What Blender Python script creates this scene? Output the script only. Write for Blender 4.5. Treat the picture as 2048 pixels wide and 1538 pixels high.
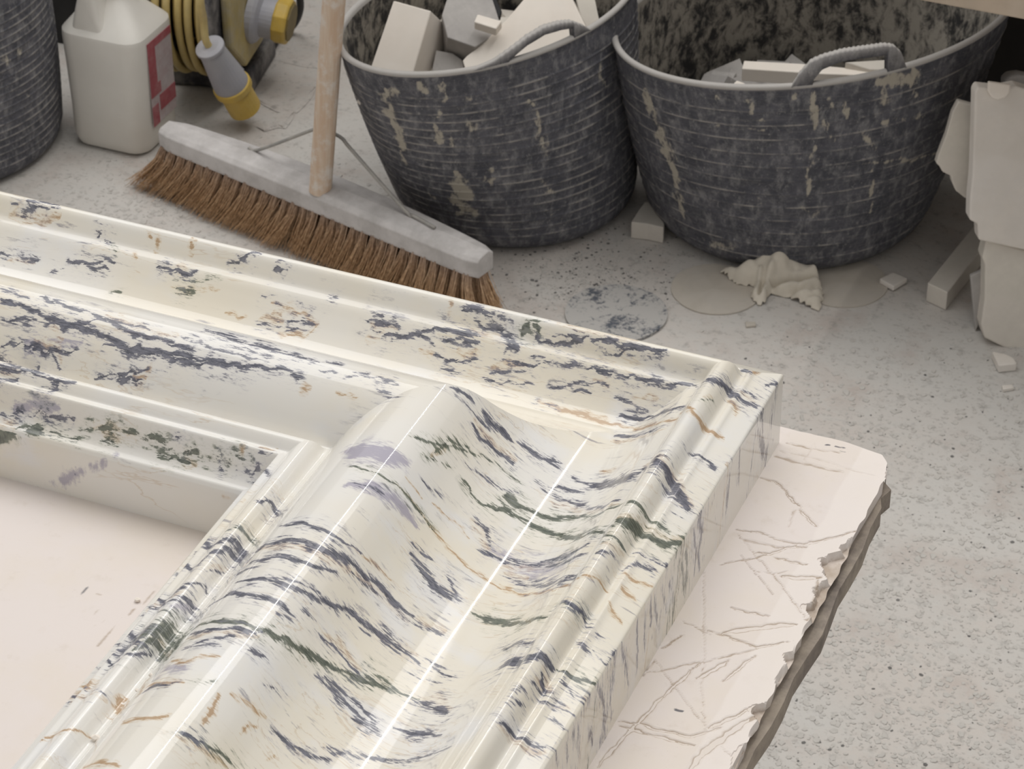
import bpy, bmesh, math, random
import numpy as np
from mathutils import Vector, Matrix

# ------------------------------------------------------------------ camera, world, lamps, exposure
SC = bpy.context.scene
COL = SC.collection
for o in list(bpy.data.objects):
    bpy.data.objects.remove(o)
FPX, YAW, PITCH, ROLL, CAMZ = 5500.0, -0.40914, 0.61524, -0.00673, 1.67
_f = np.array([math.sin(YAW) * math.cos(PITCH), math.cos(YAW) * math.cos(PITCH), -math.sin(PITCH)])
_r = np.cross(_f, [0, 0, 1.0]); _r /= np.linalg.norm(_r)
_u = np.cross(_r, _f)
R_ = _r * math.cos(ROLL) + _u * math.sin(ROLL)
U_ = -_r * math.sin(ROLL) + _u * math.cos(ROLL)
RT = np.array([R_[0], R_[1], 0.0]); RT /= np.linalg.norm(RT)      # level direction to the camera's right
FW = np.array([-RT[1], RT[0], 0.0])                               # level direction away from the camera
cam_data = bpy.data.cameras.new('camera')
cam = bpy.data.objects.new('camera', cam_data)
COL.objects.link(cam)
cam.matrix_world = Matrix(((R_[0], U_[0], -_f[0], 0), (R_[1], U_[1], -_f[1], 0), (R_[2], U_[2], -_f[2], CAMZ), (0, 0, 0, 1)))
cam_data.sensor_width = 36.0
cam_data.lens = FPX / 2048 * 36.0
cam_data.clip_start = 0.05
cam_data.dof.use_dof = True
cam_data.dof.focus_distance = 1.55
cam_data.dof.aperture_fstop = 50.0
SC.camera = cam

world = bpy.data.worlds.new('world'); SC.world = world
world.use_nodes = True
bg = world.node_tree.nodes['Background']
bg.inputs[0].default_value = (1.0, 0.985, 0.965, 1)
bg.inputs[1].default_value = 0.50

def area_lamp(name, loc, sx, sy, power, color=(1, 0.97, 0.92), target=None):
    d = bpy.data.lights.new(name, 'AREA'); d.shape = 'RECTANGLE'; d.size = sx; d.size_y = sy
    d.energy = power; d.color = color
    o = bpy.data.objects.new(name, d); COL.objects.link(o); o.location = loc
    if target is not None:
        o.rotation_euler = (Vector(target) - Vector(loc)).to_track_quat('-Z', 'Y').to_euler()
    return o
area_lamp('tube_light', (-0.26, 2.35, 2.9), 0.03, 2.3, 11.5)
area_lamp('tube_light', (-3.0, 1.6, 2.9), 0.04, 2.4, 4)
area_lamp('added_soft_light', (-1.3, 3.3, 6.5), 7.0, 4.4, 235, (1, 0.99, 0.975), (-0.8, 1.6, 0.3))  # broad overhead light added for fill and soft shadows, not a known fixture

SC.view_settings.view_transform = 'Standard'
SC.view_settings.look = 'None'
SC.view_settings.gamma = 1.0
SC.view_settings.use_curve_mapping = False
SC.view_settings.exposure = 0.0

def ray(px, py):
    return R_ * (px - 1024) / FPX - U_ * (py - 769) / FPX + _f
def at(px, py, z):                                   # the point at height z seen at a pixel of the photograph
    d = ray(px, py); return np.array([0, 0, CAMZ]) + d * ((z - CAMZ) / d[2])
def at_plane(px, py, p0, n):
    d = ray(px, py); c0 = np.array([0, 0, CAMZ])
    return c0 + d * (np.dot(np.array(p0) - c0, n) / np.dot(d, n))

# ------------------------------------------------------------------ helpers
rng = np.random.default_rng(7)
random.seed(7)
def lin(r, g, b):
    f = lambda c: (c / 255 / 12.92) if c <= 10.3 else ((c / 255 + 0.055) / 1.055) ** 2.4
    return (f(r), f(g), f(b), 1.0)
class NT:
    def __init__(s, name):
        s.m = bpy.data.materials.new(name); s.m.use_nodes = True
        s.t = s.m.node_tree; s.n = s.t.nodes; s.p = s.n['Principled BSDF']
    def add(s, kind, **kw):
        x = s.n.new(kind)
        for k, v in kw.items(): setattr(x, k, v)
        return x
    def link(s, a, b): s.t.links.new(a, b)
    def setin(s, x, **kw):
        for k, v in kw.items():
            i = x.inputs[k.replace('_', ' ')]
            if hasattr(v, 'is_linked'): s.link(v, i)
            else: i.default_value = v
        return x
    def coord(s, scale=(1, 1, 1), rot=(0, 0, 0)):
        if not hasattr(s, 'tc'): s.tc = s.add('ShaderNodeTexCoord')
        m = s.add('ShaderNodeMapping'); m.inputs['Scale'].default_value = scale; m.inputs['Rotation'].default_value = rot
        s.link(s.tc.outputs['Object'], m.inputs[0]); return m.outputs[0]
    def noise(s, scale, detail=4, rough=0.55, dist=0.0, vec=None):
        x = s.add('ShaderNodeTexNoise'); x.inputs['Scale'].default_value = scale; x.inputs['Detail'].default_value = detail
        x.inputs['Roughness'].default_value = rough; x.inputs['Distortion'].default_value = dist
        s.link(vec if vec is not None else s.coord(), x.inputs['Vector']); return x.outputs[0]
    def ramp(s, val, a, b, lo=0.0, hi=1.0):
        x = s.add('ShaderNodeMapRange', interpolation_type='SMOOTHSTEP')
        s.link(val, x.inputs[0])
        for i, v in zip((1, 2, 3, 4), (a, b, lo, hi)): x.inputs[i].default_value = v
        return x.outputs[0]
    def math(s, op, a, b=0.0, c=None):
        x = s.add('ShaderNodeMath', operation=op)
        for i, v in enumerate((a, b) if c is None else (a, b, c)):
            if hasattr(v, 'is_linked'): s.link(v, x.inputs[i])
            else: x.inputs[i].default_value = v
        return x.outputs[0]
    def mix(s, fac, a, b):
        x = s.add('ShaderNodeMix', data_type='RGBA')
        for i, v in ((0, fac), (6, a), (7, b)):
            if hasattr(v, 'is_linked'): s.link(v, x.inputs[i])
            else: x.inputs[i].default_value = v
        return x.outputs[2]
    def bump(s, h, strength=0.3, dist=0.002, prev=None):
        x = s.add('ShaderNodeBump'); x.inputs['Strength'].default_value = strength; x.inputs['Distance'].default_value = dist
        s.link(h, x.inputs['Height'])
        if prev is not None: s.link(prev, x.inputs['Normal'])
        s.link(x.outputs[0], s.p.inputs['Normal']); return x.outputs[0]
    def attr(s, name):
        x = s.add('ShaderNodeAttribute'); x.attribute_name = name; return x
    def done(s, col, rough=0.6, spec=0.5, metal=0.0):
        for k, v in (('Base Color', col), ('Roughness', rough), ('Specular IOR Level', spec), ('Metallic', metal)):
            i = s.p.inputs[k]
            if hasattr(v, 'is_linked'): s.link(v, i)
            else: i.default_value = v
        return s.m
def plain(name, rgb, rough=0.6, var=0.12, scale=40.0, dust=None, dustamt=0.5, bump=0.15, metal=0.0, bd=0.001):
    k = NT(name); n = k.noise(scale, 5, 0.6)
    a = lin(*rgb); d = tuple(c * (1 - var) for c in a[:3]) + (1,); l = tuple(min(1, c * (1 + var)) for c in a[:3]) + (1,)
    c = k.mix(k.ramp(n, 0.3, 0.7), d, l)
    if dust:
        n2 = k.noise(scale * 0.35, 6, 0.7); c = k.mix(k.math('MULTIPLY', k.ramp(n2, 0.35, 0.68), dustamt), c, lin(*dust))
    if bump: k.bump(n, bump, bd)
    return k.done(c, rough, 0.4, metal)
def link(o, parent=None):
    COL.objects.link(o)
    if parent is not None: o.parent = parent
    return o
def empty(name, label, cat, loc=(0, 0, 0), group=None):
    o = bpy.data.objects.new(name, None); o.empty_display_size = 0.05; link(o); o.location = loc
    return tag(o, label, cat, group)
def tag(o, label=None, cat=None, group=None, kind=None):
    if label: o['label'] = label
    if cat: o['category'] = cat
    if group: o['group'] = group
    if kind: o['kind'] = kind
    return o
def off(parent, p):                                   # children keep plain local coordinates under an Empty placed at its base
    return (np.array(p, float) - np.array(parent.location)) if parent is not None else np.array(p, float)
def mk(name, V, F, mat, parent=None, smooth=False, bevel=0.0, segs=2, solid=0.0):
    V = np.asarray(V, float)
    if parent is not None: V = V - np.array(parent_origin(parent))
    me = bpy.data.meshes.new(name); me.from_pydata(V.tolist(), [], [list(map(int, f)) for f in F]); me.update()
    me.materials.append(mat)
    o = bpy.data.objects.new(name, me); link(o, parent)
    if solid: 
        m = o.modifiers.new('thick', 'SOLIDIFY'); m.thickness = solid; m.offset = 0
    if bevel:
        m = o.modifiers.new('edge', 'BEVEL'); m.width = bevel; m.segments = segs; m.limit_method = 'ANGLE'; m.angle_limit = 0.5
    if smooth: me.polygons.foreach_set('use_smooth', [True] * len(me.polygons))
    return o
def parent_origin(p):
    v = np.zeros(3)
    while p is not None: v = v + np.array(p.location); p = p.parent
    return v
def grid_faces(nu, nv, wrap=False):
    i, j = np.meshgrid(np.arange(nu if wrap else nu - 1), np.arange(nv - 1), indexing='ij'); i2 = (i + 1) % nu
    return np.stack([i * nv + j, i2 * nv + j, i2 * nv + j + 1, i * nv + j + 1], -1).reshape(-1, 4)
def fast_mesh(name, V, F, mat, parent=None, smooth=True):
    V = np.asarray(V, np.float32); F = np.asarray(F, np.int32)
    if parent is not None: V = V - parent_origin(parent).astype(np.float32)
    me = bpy.data.meshes.new(name); me.vertices.add(len(V)); me.vertices.foreach_set('co', V.ravel())
    n = F.shape[1]; me.loops.add(F.size); me.loops.foreach_set('vertex_index', F.ravel())
    me.polygons.add(len(F)); me.polygons.foreach_set('loop_start', np.arange(len(F), dtype=np.int32) * n)
    me.polygons.foreach_set('loop_total', np.full(len(F), n, np.int32))
    me.polygons.foreach_set('use_smooth', np.full(len(F), smooth)); me.materials.append(mat)
    me.update(calc_edges=True); me.validate()
    o = bpy.data.objects.new(name, me); link(o, parent); return o
def set_col(o, name, A):
    a = o.data.attributes.new(name, 'FLOAT_COLOR', 'POINT'); a.data.foreach_set('color', np.asarray(A, np.float32).ravel())
def tube(pts, rad, n=10, cap=True):
    P = np.array(pts, float); m = len(P)
    rad = np.full(m, rad) if np.isscalar(rad) else np.array(rad, float)
    T = np.gradient(P, axis=0); T /= np.linalg.norm(T, axis=1)[:, None]
    a = np.cross(T[0], [0.3, 0.2, 1.0]); a /= np.linalg.norm(a); V = []
    for i in range(m):
        a = a - T[i] * (a @ T[i]); a /= np.linalg.norm(a); b = np.cross(T[i], a)
        for k in range(n):
            t = 2 * math.pi * k / n; V.append(P[i] + rad[i] * (math.cos(t) * a + math.sin(t) * b))
    F = [(i * n + k, i * n + (k + 1) % n, (i + 1) * n + (k + 1) % n, (i + 1) * n + k) for i in range(m - 1) for k in range(n)]
    if cap: F += [tuple(range(n))[::-1], tuple((m - 1) * n + k for k in range(n))]
    return V, F
def smooth_path(pts, n=40):
    P = np.array(pts, float); d = np.r_[0, np.cumsum(np.linalg.norm(np.diff(P, axis=0), axis=1))]
    Q = np.vstack([2 * P[0] - P[1], P, 2 * P[-1] - P[-2]]); out = []
    for s in np.linspace(0, d[-1], n):
        i = min(np.searchsorted(d, s, 'right') - 1, len(P) - 2); t = (s - d[i]) / (d[i + 1] - d[i])
        p0, p1, p2, p3 = Q[i:i + 4]
        out.append(0.5 * (2 * p1 + (p2 - p0) * t + (2 * p0 - 5 * p1 + 4 * p2 - p3) * t * t + (3 * p1 - p0 - 3 * p2 + p3) * t ** 3))
    return np.array(out)
def lathe(prof, p0, axis, n=32, ref=(0, 0, 1)):       # prof: (distance along axis, radius)
    ax = np.array(axis, float); ax /= np.linalg.norm(ax); a = np.cross(ax, ref)
    if np.linalg.norm(a) < 1e-3: a = np.cross(ax, (1, 0, 0))
    a /= np.linalg.norm(a); b = np.cross(ax, a); V = []
    for h, r in prof:
        for k in range(n):
            t = 2 * math.pi * k / n; V.append(np.array(p0) + ax * h + r * (math.cos(t) * a + math.sin(t) * b))
    m = len(prof)
    F = [(i * n + k, i * n + (k + 1) % n, (i + 1) * n + (k + 1) % n, (i + 1) * n + k) for i in range(m - 1) for k in range(n)]
    F += [tuple(range(n))[::-1], tuple((m - 1) * n + k for k in range(n))]
    return V, F
def prism(P, e):
    P = [np.array(p, float) for p in P]; n = len(P); V = P + [p + np.array(e) for p in P]
    nrm = np.cross(P[1] - P[0], P[2] - P[0])
    F = [tuple(range(n)), tuple(range(2 * n - 1, n - 1, -1))] + [(i, i + n, (i + 1) % n + n, (i + 1) % n) for i in range(n)]
    if np.dot(nrm, e) > 0: F = [f[::-1] for f in F]
    return V, F
def box(c, ax, ay, az):                               # centre and three half-axes
    c, ax, ay, az = [np.array(v, float) for v in (c, ax, ay, az)]
    P = [c - ax - ay - az, c + ax - ay - az, c + ax + ay - az, c - ax + ay - az]; return prism(P, 2 * az)
# value noise in numpy, used to break up painted veins, splashes and scratches
_H = rng.random(65536).astype(np.float32)
def vnoise(P):
    P = np.asarray(P, np.float64); i = np.floor(P).astype(np.int64); f = P - i; f = f * f * (3 - 2 * f); D = P.shape[1]; out = 0
    K = (73856093, 19349663, 83492791)
    for c in range(2 ** D):
        w = 1.0; h = np.zeros(len(P), np.int64)
        for k in range(D):
            b = (c >> k) & 1; w = w * (f[:, k] if b else 1 - f[:, k]); h ^= (i[:, k] + b) * K[k]
        h = (h ^ (h >> 13)) * 1274126177; out = out + w * _H[(h ^ (h >> 16)) & 65535]
    return out
def seg_dist(Q, A, B):
    d = B - A; L = max(float(d @ d), 1e-14); t = np.clip(((Q - A) @ d) / L, 0, 1)
    return np.linalg.norm(Q - A - t[:, None] * d, axis=1), t
def paint(Q, strokes, nchan, warp, wfreq):
    """Strokes (channel, half width, strength, points) painted on 2-D points Q as soft, broken-edged marks."""
    out = np.zeros((len(Q), nchan), np.float32)
    Wp = Q + warp * (np.stack([vnoise(Q * wfreq), vnoise(Q * wfreq + 57.3)], 1) - 0.5) * 2
    jit = (0.55 + 0.9 * vnoise(Q * wfreq * 0.8 + 11.7))
    order = np.argsort(Q[:, 0]); xs = Q[order, 0]
    for ch, hw, st, pts in strokes:
        P = np.array(pts, float); mg = hw * 2 + warp
        lo, hi = P.min(0) - mg, P.max(0) + mg
        idx = order[np.searchsorted(xs, lo[0]):np.searchsorted(xs, hi[0])]
        idx = idx[(Q[idx, 1] > lo[1]) & (Q[idx, 1] < hi[1])]
        if not len(idx): continue
        q = Wp[idx]; best = np.full(len(idx), 9.0); cum = np.r_[0, np.cumsum(np.linalg.norm(np.diff(P, axis=0), axis=1))]
        along = np.zeros(len(idx))
        for k in range(len(P) - 1):
            d, t = seg_dist(q, P[k], P[k + 1]); m = d < best; best[m] = d[m]; along[m] = cum[k] + t[m] * (cum[k + 1] - cum[k])
        tot = cum[-1]; tap = np.clip(np.minimum(along, tot - along) / (0.18 * tot + hw * 0.3), 0, 1) * 0.5 + 0.5 if tot > hw * 4 else 1.0
        w = hw * jit[idx] * tap
        v = st * np.clip((1.5 - best / w) / 1.2, 0, 1)
        out[idx, ch] = np.maximum(out[idx, ch], v)
    return out
# ------------------------------------------------------------------ materials
def marble_mat():
    k = NT('veined_marble'); a = k.attr('vein')
    sp = k.add('ShaderNodeSeparateColor'); k.link(a.outputs['Color'], sp.inputs[0])
    n1 = k.noise(1.0, 6, 0.62, 0.3, k.coord((70, 430, 48)))
    n2 = k.noise(1.0, 4, 0.6, 0.2, k.coord((190, 1000, 120)))
    n3 = k.noise(1.0, 3, 0.6, 0.2, k.coord((420, 2100, 300)))
    nn = k.math('ADD', k.math('ADD', k.math('MULTIPLY', n1, 0.48), k.math('MULTIPLY', n2, 0.32)), k.math('MULTIPLY', n3, 0.20))
    low = k.noise(9.0, 3, 0.5); low2 = k.noise(17.0, 4, 0.55, 0.0, k.coord((1, 1.8, 1.3)))
    base = k.mix(k.ramp(low, 0.36, 0.66), lin(229, 226, 220), lin(228, 221, 206))
    base = k.mix(k.ramp(low2, 0.52, 0.72, 0, 0.8), base, lin(226, 225, 224))
    # faint threads following the bedding
    th = k.noise(1.0, 5, 0.6, 0.6, k.coord((7, 60, 20)))
    fine = k.ramp(k.math('ABSOLUTE', k.math('SUBTRACT', th, 0.5)), 0.0, 0.012, 0.34, 0.0)
    fine = k.math('MULTIPLY', fine, k.ramp(k.noise(14.0, 3, 0.5), 0.5, 0.62))
    base = k.mix(fine, base, lin(188, 160, 122))
    dash = k.ramp(k.noise(1.0, 5, 0.65, 0.2, k.coord((30, 210, 60))), 0.60, 0.70, 0, 0.6)
    dash = k.math('MULTIPLY', dash, k.ramp(k.noise(11.0, 3, 0.5), 0.45, 0.6))
    base = k.mix(dash, base, lin(112, 110, 128))
    nu = k.ramp(nn, 0.37, 0.63)                              # noise spread over 0..1, so a stroke's strength is its coverage
    def f(ch, amt, soft=0.16, off=1.0, gain=1.12):
        v = k.math('SUBTRACT', k.math('ADD', nu, k.math('MULTIPLY', ch, gain)), off)
        return k.math('MULTIPLY', k.ramp(v, -soft, soft, 0, amt), k.ramp(ch, 0.02, 0.12))
    DK, GR, OC, LI = sp.outputs[0], sp.outputs[1], sp.outputs[2], a.outputs['Alpha']
    c = k.mix(f(LI, 0.72, 0.45, 0.75, 1.0), base, lin(150, 144, 166))
    c = k.mix(f(OC, 0.45, 0.4, 0.7, 1.0), c, lin(206, 178, 136))
    c = k.mix(f(OC, 0.7, 0.28), c, lin(166, 130, 90))
    tone = k.ramp(n2, 0.4, 0.62)
    c = k.mix(f(GR, 0.42, 0.36, 0.82), c, lin(170, 172, 152))
    c = k.mix(f(GR, 0.92), c, k.mix(tone, lin(66, 74, 68), lin(108, 114, 102)))
    c = k.mix(f(DK, 0.42, 0.36, 0.82), c, lin(178, 176, 188))
    c = k.mix(f(DK, 0.92), c, k.mix(tone, lin(66, 69, 83), lin(112, 113, 125)))
    k.done(c, 0.07, 0.5)
    k.p.inputs['Coat Weight'].default_value = 0.25; k.p.inputs['Coat Roughness'].default_value = 0.03
    return k.m
def floor_mat():
    k = NT('dusty_concrete'); v = k.coord()
    n = k.noise(3.0, 5, 0.6); n2 = k.noise(60.0, 6, 0.7); n3 = k.noise(170.0, 5, 0.65)
    c = k.mix(k.ramp(n, 0.35, 0.65), lin(198, 195, 190), lin(200, 193, 186))
    c = k.mix(k.ramp(k.noise(11.0, 5, 0.6), 0.5, 0.7, 0, 0.6), c, lin(183, 171, 163))
    c = k.mix(k.ramp(n2, 0.53, 0.68, 0, 0.6), c, lin(152, 148, 143))
    c = k.mix(k.ramp(k.noise(1.0, 4, 0.6, 0.5, k.coord((130, 240, 1))), 0.57, 0.68, 0, 0.42), c, lin(140, 136, 131))
    c = k.mix(k.ramp(n3, 0.66, 0.74, 0, 0.5), c, lin(112, 110, 108))
    vo = k.add('ShaderNodeTexVoronoi', feature='F1'); vo.inputs['Scale'].default_value = 95.0; vo.inputs['Randomness'].default_value = 1.0
    dv = k.add('ShaderNodeVectorMath', operation='ADD'); k.link(k.coord((1, 1.25, 1)), dv.inputs[0])
    nz = k.add('ShaderNodeTexNoise'); nz.inputs['Scale'].default_value = 60; k.link(v, nz.inputs['Vector'])
    sc_ = k.add('ShaderNodeVectorMath', operation='SCALE'); k.link(nz.outputs[1], sc_.inputs[0]); sc_.inputs['Scale'].default_value = 0.012
    k.link(sc_.outputs[0], dv.inputs[1]); k.link(dv.outputs[0], vo.inputs['Vector'])
    sep = k.add('ShaderNodeSeparateColor'); k.link(vo.outputs['Color'], sep.inputs[0])
    patch = k.ramp(k.noise(4.5, 4, 0.6), 0.36, 0.52)
    flake = k.math('MULTIPLY', k.ramp(sep.outputs[0], 0.35, 0.9), patch)
    c = k.mix(k.math('MULTIPLY', flake, 0.35), c, lin(198, 196, 191))
    h = k.math('ADD', k.math('MULTIPLY', flake, 1.0), k.math('MULTIPLY', n2, 0.7))
    h = k.math('ADD', h, k.math('MULTIPLY', n3, 0.35))
    k.bump(h, 0.4, 0.0015)
    return k.done(c, 0.85, 0.25)
def rubber_mat(name, inside=False):
    k = NT(name); a = k.attr('dust'); sp = k.add('ShaderNodeSeparateColor'); k.link(a.outputs['Color'], sp.inputs[0])
    n = k.noise(38.0, 6, 0.72); n2 = k.noise(1.0, 6, 0.7, 0.2, k.coord((95, 95, 45))); n3 = k.noise(1.0, 4, 0.7, 0.0, k.coord((30, 30, 420)))
    c = k.mix(k.ramp(n, 0.35, 0.7), lin(70, 71, 78), lin(94, 94, 101))
    c = k.mix(k.ramp(n2, 0.45, 0.74, 0, 0.8), c, lin(144, 143, 144))
    c = k.mix(k.ramp(k.noise(1.0, 5, 0.75, 0.2, k.coord((260, 260, 170))), 0.57, 0.72, 0, 0.6), c, lin(170, 168, 166))
    c = k.mix(k.math('MULTIPLY', k.ramp(n3, 0.5, 0.7), 0.35), c, lin(126, 124, 122))
    rib = k.math('MULTIPLY', sp.outputs[0], k.ramp(k.noise(30.0, 5, 0.7), 0.41, 0.63))
    c = k.mix(k.math('MULTIPLY', rib, 0.85), c, lin(172, 167, 160))
    sv = k.math('ADD', sp.outputs[1], k.math('MULTIPLY', k.math('SUBTRACT', n2, 0.5), 2.6))
    c = k.mix(k.math('MULTIPLY', k.ramp(sv, 0.35, 0.75, 0, 0.85), k.ramp(sp.outputs[1], 0.02, 0.15)), c, lin(178, 171, 157))
    lip = sp.outputs[2]
    c = k.mix(lip, c, lin(190, 186, 181))
    k.bump(n2, 0.4, 0.001)
    return k.done(c, 0.72, 0.3)
def inside_mat():
    k = NT('plaster_crusted_rubber'); n = k.noise(1.0, 6, 0.72, 0.4, k.coord((70, 70, 42))); n2 = k.noise(9.0, 4, 0.6)
    c = k.mix(k.ramp(k.math('ADD', n, k.math('MULTIPLY', n2, 0.5)), 0.62, 0.86), lin(60, 59, 59), lin(164, 158, 148))
    k.bump(n, 0.6, 0.002); return k.done(c, 0.85, 0.2)
def board_mat():
    k = NT('cream_board'); a = k.attr('wear'); sp = k.add('ShaderNodeSeparateColor'); k.link(a.outputs['Color'], sp.inputs[0])
    n = k.noise(14.0, 4, 0.6); n2 = k.noise(520.0, 3, 0.7); n3 = k.noise(90.0, 5, 0.65)
    c = k.mix(k.ramp(n, 0.35, 0.68), lin(222, 213, 208), lin(221, 211, 201))
    c = k.mix(k.ramp(n3, 0.55, 0.75, 0, 0.35), c, lin(204, 192, 180))
    c = k.mix(k.math('MULTIPLY', sp.outputs[1], 0.6), c, lin(230, 222, 216))
    c = k.mix(k.ramp(n2, 0.68, 0.78, 0, 0.35), c, lin(150, 140, 132))
    sv = k.math('ADD', sp.outputs[0], k.math('MULTIPLY', k.math('SUBTRACT', n3, 0.5), 0.8))
    c = k.mix(k.math('MULTIPLY', k.ramp(sv, 0.22, 0.7, 0, 0.8), k.ramp(sp.outputs[0], 0.02, 0.2)), c, lin(164, 146, 127))
    c = k.mix(k.ramp(sp.outputs[2], 0.3, 0.8, 0, 0.9), c, lin(84, 84, 92))
    k.bump(n3, 0.15, 0.0006); return k.done(c, 0.6, 0.3)
M_MARBLE, M_FLOOR, M_RUB, M_IN, M_BOARD = marble_mat(), floor_mat(), rubber_mat('dusty_black_rubber'), inside_mat(), board_mat()
M_EDGE = plain('chipped_board_edge', (128, 118, 110), 0.85, 0.2, 90, (176, 164, 148), 0.7)
M_TIMBER = plain('bench_timber', (186, 170, 152), 0.75, 0.1, 18, (206, 196, 184), 0.6)
M_SHADEWOOD = plain('shade_dark_timber', (38, 34, 31), 0.85, 0.2, 20)  # timber colour darkened to carry the shade under the back bench
M_STONE = plain('dusty_limestone', (214, 208, 197), 0.9, 0.06, 30, (204, 196, 188), 0.6, 0.25)
M_STONE2 = plain('pale_limestone', (220, 213, 204), 0.9, 0.05, 26, (222, 217, 212), 0.6, 0.2)
M_STONE3 = plain('grey_stone', (176, 172, 168), 0.9, 0.08, 60, (150, 146, 144), 0.5, 0.3)
M_CREAM = plain('cream_block', (232, 223, 212), 0.85, 0.04, 20, (236, 230, 222), 0.6, 0.15)
M_DISC = plain('worn_paper_disc', (190, 182, 170), 0.9, 0.05, 50, (198, 192, 184), 0.5, 0.15)
M_RAG = plain('cotton_rag', (212, 204, 190), 0.95, 0.05, 70, (196, 188, 174), 0.4, 0.2)
M_PAINT = plain('dusty_grey_paint', (200, 196, 194), 0.85, 0.06, 60, (150, 146, 142), 0.5, 0.3)
M_METAL = plain('dusty_steel', (150, 148, 144), 0.55, 0.15, 90, (178, 172, 164), 0.6, 0.1)
M_PLASTIC = plain('milky_plastic', (222, 219, 212), 0.45, 0.03, 12, (208, 202, 192), 0.4, 0.05)
M_RED = plain('faded_red_print', (158, 76, 84), 0.6, 0.08, 90, (180, 138, 138), 0.6, 0.0)
M_PRINT = plain('label_paper', (186, 176, 176), 0.6, 0.06, 160, (168, 140, 142), 0.5, 0.0)
M_YEL = plain('dusty_yellow_plastic', (206, 172, 74), 0.5, 0.1, 40, (190, 172, 122), 0.45, 0.1)
M_YELF = plain('pale_yellow_panel', (178, 160, 104), 0.6, 0.1, 40, (176, 168, 148), 0.9, 0.1)
M_CABLE = plain('yellow_cable', (206, 184, 122), 0.5, 0.06, 60, (184, 170, 130), 0.4, 0.0)
M_GREY = plain('grey_plug_plastic', (168, 168, 176), 0.5, 0.05, 40, (178, 176, 174), 0.5, 0.05)
M_BLACK = plain('black_plastic', (24, 24, 26), 0.5, 0.3, 60, (60, 58, 56), 0.25, 0.1)
M_BLKDUST = plain('dusty_black_plastic', (58, 58, 64), 0.7, 0.2, 60, (148, 144, 140), 0.9, 0.2)
M_COVER = plain('cap_face', (128, 112, 70), 0.6, 0.1, 40)
def wood_handle_mat():
    k = NT('dusty_wooden_handle'); n = k.noise(1.0, 4, 0.6, 0.2, k.coord((120, 120, 9))); n2 = k.noise(50.0, 5, 0.7)
    c = k.mix(k.ramp(n, 0.35, 0.7), lin(204, 178, 154), lin(216, 200, 182)); c = k.mix(k.ramp(n2, 0.46, 0.66, 0, 0.75), c, lin(222, 216, 208))
    return k.done(c, 0.75, 0.3)
M_HANDLE = wood_handle_mat()
def bristle_mat():
    k = NT('coir_bristle'); a = k.attr('root'); n = k.noise(260.0, 3, 0.6)
    c = k.mix(k.ramp(n, 0.35, 0.7), lin(172, 138, 104), lin(218, 184, 146)); c = k.mix(k.math('MULTIPLY', a.outputs['Fac'], 0.75), c, lin(172, 152, 140))
    return k.done(c, 0.75, 0.25)
M_BRISTLE = bristle_mat()

# ------------------------------------------------------------------ the setting
FX, FY = np.linspace(-6, 5, 12), np.linspace(-3, 7, 11)
V = [(x, y, 0) for x in FX for y in FY]
floor = fast_mesh('floor', V, grid_faces(12, 11), M_FLOOR, smooth=False); floor['kind'] = 'structure'; floor['label'] = 'pale dusty concrete workshop floor strewn with chips'
wall = mk('shade_partition', *box((-0.5, 3.17, 0.95), (5.5, 0, 0), (0, 0.05, 0), (0, 0, 0.95)), plain('shade_partition_plaster', (120, 116, 112), 0.9)); wall['kind'] = 'structure'  # unseen partition added to block light from behind and dim the back floor
def crack(pts, w, name='crack'):
    P = [np.array([*at(x, y, 0)[:2], 0]) for x, y in pts]; V = []; F = []
    for i, p in enumerate(P):
        t = P[min(i + 1, len(P) - 1)] - P[max(i - 1, 0)]; t /= np.linalg.norm(t); s = np.array([-t[1], t[0], 0])
        ww = w * (0.25 if i in (0, len(P) - 1) else 1.0)
        V += [p + s * ww + (0, 0, 0.0008), p + (0, 0, 0.0003), p - s * ww + (0, 0, 0.0026), p - s * (ww + 0.018) + (0, 0, 0.0003)]
        if i: F += [(4 * i - 4 + k, 4 * i - 3 + k, 4 * i + 1 + k, 4 * i + k) for k in range(3)]
    o = mk(name, V, F, M_FLOOR, floor); return o
crack([(632, 176), (618, 196), (604, 212), (592, 224), (576, 226), (556, 222), (536, 212), (516, 202)], 0.0035)
crack([(590, 226), (580, 240), (568, 257), (556, 254), (542, 258), (528, 264)], 0.003)
crack([(545, 104), (580, 110), (620, 120), (650, 124)], 0.002)

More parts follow.
